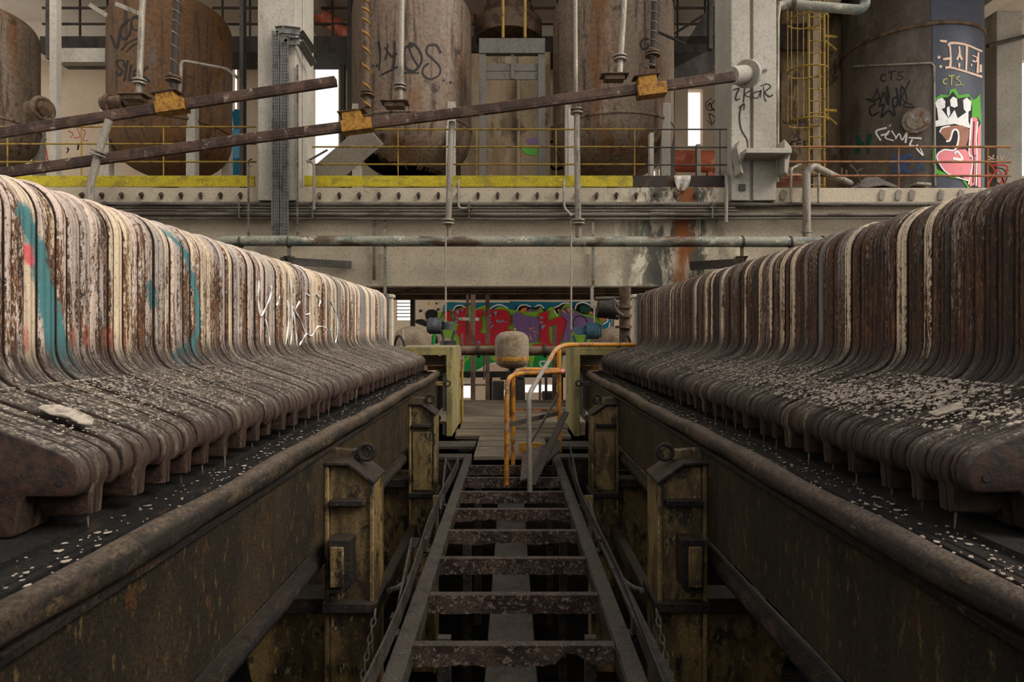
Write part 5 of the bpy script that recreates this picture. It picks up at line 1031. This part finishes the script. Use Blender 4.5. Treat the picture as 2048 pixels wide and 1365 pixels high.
m = MB(); h = ss(1832, 243, .0); nrm = Vector((h.x-cx, h.y-Zq, 0)).normalized(); m.cyl(h, h+nrm*.10, .30, 26); m.cyl(h+nrm*.10, h+nrm*.14, .22, 26); m.build('manhole_lid', worn('lid_metal', S(116, 108, 98), [(S(104, 66, 34), (7.,)*3, .46, .58), (S(140, 148, 148), (5.,)*3, .55, .66)], .6, .3, 40), SI)
q4 = lambda pts: [(1500+a/3.25, b/3.25) for a, b in pts]
def sp_(name, col, strokes=(), fields=(), off=.018, step=7): return paint(name, K[col], SI, ss, [(q4(p), w) for p, w in strokes], [q4(f) for f in fields], off, step)
sp_('graffiti_tag', 'black', [([(885,490),(860,485),(850,510),(862,530),(885,520)],2.2), ([(920,465),(918,520)],2.2), ([(895,470),(950,462)],2.2), ([(1000,465),(970,470),(965,485),(995,500),(975,520),(955,515)],2.2),
    ([(830,570),(800,640),(755,645),(815,670),(780,700),(790,750),(840,730)],3), ([(825,580),(850,640),(870,600),(900,680),(890,560),(905,640)],3), ([(790,660),(850,640),(840,690),(870,680),(855,760),(900,720),(940,750),(930,680)],3), ([(920,690),(950,690),(960,640),(930,640),(930,690)],3), ([(950,570),(975,690),(985,560),(1020,640),(1000,690),(1090,700)],3), ([(1040,520),(990,640),(1060,690),(1030,740)],2.5)], off=.008)
sp_('graffiti_tag', 'white', [([(890,830),(820,855),(850,915)],3.2), ([(850,880),(900,870)],3.2), ([(905,850),(880,895),(935,915)],3.2), ([(920,850),(950,895)],3.2), ([(945,905),(970,870),(990,910),(1020,860),(1010,930)],3.2), ([(1030,895),(1115,900)],3.2), ([(1055,905),(1040,945),(1070,950)],3.2), ([(1090,940),(1080,960),(1125,1010),(1105,960)],2.5), ([(908,815),(912,818)],6)], off=.009)
sp_('graffiti_tag', 'pinewood', [([(695,880),(705,940),(690,1000)],9), ([(705,930),(740,940)],8), ([(780,870),(765,940),(770,1000)],9)], off=.007)
sp_('graffiti_tag', 'blue', [([(940,1015),(955,1060),(945,1115),(985,1100),(985,1030),(935,1010)],5), ([(1060,1010),(1010,1020),(1010,1110),(1060,1110)],5), ([(1015,1060),(1050,1060)],5), ([(1080,1030),(1140,1110)],5), ([(1140,1030),(1080,1110)],5)], off=.010)
sp_('graffiti_letters', 'cream', [([(1235,265),(1280,270)],4), ([(1222,380),(1235,365)],4), ([(1290,300),(1310,280),(1400,290),(1510,335)],5), ([(1270,440),(1310,440),(1400,465),(1510,500)],5), ([(1300,300),(1305,380),(1300,445)],5), ([(1255,385),(1300,380)],5), ([(1360,300),(1362,350),(1345,390)],3.5), ([(1362,350),(1378,390)],3.5), ([(1360,410),(1360,440)],3.5), ([(1410,300),(1405,460)],4.5), ([(1445,360),(1475,375),(1470,400),(1445,395)],3), ([(1440,415),(1440,430)],3), ([(1485,340),(1480,475)],4), ([(1500,420),(1500,470)],4), ([(1235,440),(1245,425)],4)], off=.020)
sp_('graffiti_tag', 'lime', [([(1285,510),(1260,520),(1258,540),(1280,548)],2.4), ([(1290,495),(1330,490)],2.4), ([(1312,492),(1308,555)],2.4), ([(1365,495),(1340,510),(1365,530),(1370,550),(1390,552)],2.4), ([(1335,555),(1370,550)],2.4)], off=.020)
sp_('crown_outline', 'leaf', fields=[[(1190,680),(1205,640),(1240,615),(1290,620),(1300,585),(1335,575),(1360,620),(1420,610),(1450,650),(1470,640),(1495,610),(1505,760),(1500,1230),(1420,1230),(1380,1170),(1280,1150),(1210,1130),(1185,1060),(1195,820)]], off=.022)
sp_('crown_ground', 'black', fields=[[(1200,700),(1220,640),(1290,630),(1320,595),(1350,640),(1430,630),(1445,700),(1440,790),(1480,760),(1500,800),(1500,1225),(1430,1220),(1390,1160),(1290,1135),(1220,1100),(1200,1040),(1210,840)]], off=.026)
sp_('crown_shape', 'white', fields=[[(1198,790),(1225,780),(1215,700),(1250,715),(1290,770),(1330,715),(1350,770),(1420,720),(1420,790),(1435,835),(1330,805),(1200,825)], [(1205,670),(1220,645),(1250,635),(1270,660),(1268,700),(1240,712),(1212,700)], [(1300,650),(1320,628),(1345,640),(1350,690),(1330,700),(1305,690)], [(1385,650),(1410,635),(1438,660),(1435,715),(1410,735),(1390,710)], [(1280,700),(1295,690),(1302,740),(1290,765),(1280,740)]], off=.030)
sp_('number_two', 'brown', fields=[[(1232,860),(1250,830),(1300,818),(1380,815),(1425,840),(1420,900),(1400,960),(1330,970),(1345,920),(1360,860),(1320,840),(1300,920),(1275,910)]], off=.030)
sp_('pink_shape', 'pink', fields=[[(1210,1010),(1250,970),(1320,975),(1400,970),(1430,1000),(1440,760),(1480,770),(1470,1000),(1460,1200),(1430,1215),(1420,1180),(1380,1150),(1290,1130),(1240,1080)], [(1478,840),(1500,800),(1500,1220),(1480,1215)]], off=.030)
sp_('number_outline', 'white', [([(1232,862),(1250,832),(1300,820)],2.5), ([(1275,920),(1300,910),(1320,850),(1350,850),(1355,910),(1330,975),(1260,975),(1215,1015),(1245,1085),(1300,1135),(1420,1175)],3), ([(1440,770),(1430,900),(1425,1000),(1450,1040),(1420,1200)],3), ([(1480,790),(1470,900),(1475,1000),(1470,1210)],3), ([(1330,1000),(1350,985),(1380,1035),(1320,1030)],5)], off=.034)
sp_('number_shadow', 'black', [([(1458,790),(1450,960),(1455,1040),(1450,1190)],1.8), ([(1430,1030),(1470,1010)],1.5)], off=.036)
m = MB(); m.box(X_(1560, 17.5), X_(1690, 17.5), 17.4, 17.6, 4.23, 10.4); SW = struct(m.build('partition_wall', M_['bare']))
m = MB(); m.box(X_(1563, 17), X_(1622, 17), 16.9, 17.0, Z_(102, 17), Z_(88, 17)); m.box(X_(1563, 17), X_(1640, 17), 17.2, 17.35, Z_(90, 17), 9.95); tag(m.build('steel_sheet', M_['toe_dark']), 'dark panel over a pale lintel behind the cage ladder', 'panel')
paint('graffiti_tag', K['black'], SW, on_plane(17.4), [([(1574, 296), (1576, 297)], 3), ([(1592, 282), (1582, 286), (1582, 294), (1592, 294)], 2.4), ([(1602, 280), (1595, 282), (1596, 294), (1604, 292)], 2.4), ([(1596, 288), (1602, 287)], 2.4), ([(1608, 280), (1607, 295)], 2.4), ([(1615, 280), (1608, 288), (1616, 294)], 2.4), ([(1566, 240), (1568, 247), (1574, 243), (1580, 247), (1582, 238), (1590, 247), (1596, 240), (1602, 247)], 2)])

# ---------------------------------------------------------------- yellow cage ladder
Zl = 14.2
CL = thing('cage_ladder', P(1635, 376, Zl), 'yellow cage ladder climbing the wall beside the dark silo', 'ladder')
for px in (1617, 1648): m = MB(); m.tube([P(px, 376, Zl), P(px, -30, Zl)], .032, 8); m.build('stile', M_['yellowrail'], CL)
m = MB(); m.box(X_(1624, 14.6), X_(1640, 14.6), 14.55, 14.75, 4.23, Z_(-30, 14.6)); m.build('back_stanchion', M_['bare'], CL)
for i in range(17): m = MB(); y = 370-24*i; m.tube([P(1617, y, Zl), P(1648, y, Zl)], .014, 6); m.build('rung', M_['yellowrail'], CL)
cage = lambda a, y: P(1632, y, Zl)+Vector((-.36+.42*math.cos(a)*1.0, -.36+.38*math.sin(a), 0))
for y in (57, 157, 256):
    m = MB(); m.tube([cage(a, y) for a in [.5+ (2*math.pi-1.0)*i/20 for i in range(21)]], .017, 6); m.build('cage_hoop', M_['yellowrail'], CL)
for a in (1.7, 2.6, 3.4, 4.1, 4.9, 5.6): m = MB(); m.tube([cage(a, 256), cage(a, -30)], .012, 6); m.build('cage_strap', M_['yellowrail'], CL)
for y in (72, 220): m = MB(); m.tube([P(1648, y, Zl), P(1672, y+2, 15.2)], .03, 6); m.tube([P(1648, y+8, Zl), P(1672, y+28, 15.2)], .03, 6); m.build('wall_stay', M_['yellowrail'], CL)

# pipes on this side
line_thing('pipe', M_['greenpipe'], [P(1556, 14, 12.1), P(1572, 8, 12.1), P(1718, 20, 11.9), P(1730, 12, 11.9), P(1731, -30, 11.9)], .09, 'blue-grey pipe crossing high up beside the tagged column and turning upwards', 'pipe', None, 16, [(P(1582, 9, 12.08), P(1590, 9.6, 12.07), .115, M_['rustpipe'])], .12)
line_thing('pipe', M_['galv'], [P(1558, 10, 12.0), P(1555, 40, 12.0), P(1554, 365, 12.0)], .04, 'thin blue-white pipe down the edge of the tagged column', 'pipe', None, 8)
line_thing('pipe', M_['galv'], [P(1614, 530, 11.77), P(1613, 345, 11.77), P(1625, 332, 11.77), P(1700, 368, 12.6)], .072, 'thick grey pipe bent over at the floor edge, sloping down behind', 'pipe', None, 16, [(P(1613, 462, 11.77), P(1613, 466, 11.77), .09)], .28)
line_thing('pipe', M_['steel'], [P(1975, 92, 17.4), P(2100, 60, 17.4)], .06, 'thin dark pipe slanting under the ceiling beside the pale column', 'pipe', None, 8)
# rubbish on the floor edge
m = MB(); n = 14; r_ = random.Random(9); vs = []
for j in range(6):
    for i in range(n+1):
        u, v = i/n, j/5; h = .05+.34*math.exp(-((u-.42)/.16)**2)*math.sin(math.pi*v*.9+.1)+.12*math.exp(-((u-.8)/.12)**2)*math.sin(math.pi*v)+r_.uniform(-.015, .015)
        vs.append((X_(1655, 12.5)+u*2.2, 12.2+v*.8, Z_(376, 12)+max(.01, h)))
b_ = len(vs); vs += [(x, y, Z_(376, 12)+.004) for x, y, z in vs]
m.add(vs, [(j*(n+1)+i, j*(n+1)+i+1, (j+1)*(n+1)+i+1, (j+1)*(n+1)+i) for j in range(5) for i in range(n)]+[(b_+(j+1)*(n+1)+i, b_+(j+1)*(n+1)+i+1, b_+j*(n+1)+i+1, b_+j*(n+1)+i) for j in range(5) for i in range(n)])
tag(m.build('tarpaulin', M_['tarp']), 'crumpled grey tarpaulin on the floor edge in front of the silo', 'tarpaulin')
m = MB(); m.bar(P(1818, 372, 12.3), P(1846, 374, 12.3), .5, .04); tag(m.build('board_offcut', M_['flake']), 'pale curved board lying beside the tarpaulin', 'board')
for i, pts in enumerate(([(1700, 330), (1712, 345), (1722, 368)], [(1712, 345), (1724, 338)], [(1735, 356), (1742, 368)], [(1683, 336), (1683, 360)], [(1692, 340), (1692, 352)])):
    m = MB(); m.tube(curve([P(x, y, 12.5) for x, y in pts], 4), .02, 6); tag(m.build('bent_rod', M_['rustpipe']), 'thin bent rusty rod sticking up by the tarpaulin, %s in the row' % ordinal(i+1), 'rod', 'bent rods by the tarpaulin')
m = MB(); c = P(1578, 362, 12.9); m.lathe(c.x, c.y, [(0, c.z-.10), (.25, c.z-.09), (.33, c.z), (.25, c.z+.09), (0, c.z+.10)], 24); tag(m.build('painted_drum', worn('drum_red', S(128, 108, 100), [(S(140, 64, 48), (3.,)*3, .48, .56)], .7)), 'low red and grey drum behind the thin bent tube', 'drum')
# plastic sheet hanging over the dark toe board
m = MB(); vs = []
for j in range(7):
    for i in range(7):
        u, v = i/6, j/6; w = 34*(1-.55*v**1.4); vs.append(P(1365+(u-.5)*w, 355+v*28-(4 if j == 0 else 0), 11.99-.05*math.sin(u*9+v*3)*(.4+v)-.02))
m.add(vs, [(j*7+i, j*7+i+1, (j+1)*7+i+1, (j+1)*7+i) for j in range(6) for i in range(6)])
o = m.build('plastic_sheet', worn('thin_plastic', S(176, 168, 158), [(S(150, 134, 116), (6.,)*3, .5, .65)], .4)); md = o.modifiers.new('film', 'SOLIDIFY'); md.thickness = .004
tag(o, 'torn plastic sheet hanging over the blackened toe board', 'plastic sheet')
# ---------------------------------------------------------------- daylight, added mural lamps and camera
w = bpy.data.worlds.new('overcast'); C.world = w; w.use_nodes = True; nt = w.node_tree; nt.nodes.clear()
out = nt.nodes.new('ShaderNodeOutputWorld'); bg = nt.nodes.new('ShaderNodeBackground'); bg.inputs[0].default_value = (1.0, .955, .90, 1); bg.inputs[1].default_value = .85
nt.links.new(bg.outputs[0], out.inputs[0])
sd = bpy.data.lights.new('daylight', 'SUN'); sd.energy = 2.7; sd.angle = math.radians(32); sd.color = (1, .93, .84)
so = bpy.data.objects.new('daylight', sd); COL.objects.link(so); so.location = (6, -4, 12)
so.rotation_euler = Vector((-.72, .36, -.66)).to_track_quat('-Z', 'Y').to_euler()
for sx in (-1, 1):                                   # added fill lamps, out of view, that brighten the mural wall
    ad = bpy.data.lights.new('mural_fill_lamp', 'AREA'); ad.shape = 'RECTANGLE'; ad.size = 3.4; ad.size_y = 3.0; ad.energy = 320; ad.color = (1, .95, .88)
    ao = bpy.data.objects.new('mural_fill_lamp', ad); COL.objects.link(ao); ao.location = (sx*9.5, 14.9, 1.6); ao.rotation_euler = Vector((-sx, .22, 0)).to_track_quat('-Z', 'Z').to_euler()
cd = bpy.data.cameras.new('camera'); co = bpy.data.objects.new('camera', cd); COL.objects.link(co); C.camera = co
co.location = (0, 0, EYE); co.rotation_euler = (math.pi/2, 0, 0)
cd.sensor_width = 36; cd.lens = F/2048*36; cd.shift_x = (1024-VX)/2048; cd.shift_y = (VY-682.5)/2048; cd.clip_start = .05; cd.clip_end = 200
C.view_settings.view_transform = 'Standard'; C.view_settings.look = 'None'; C.view_settings.exposure = .5; C.view_settings.gamma = 1; C.view_settings.use_curve_mapping = False
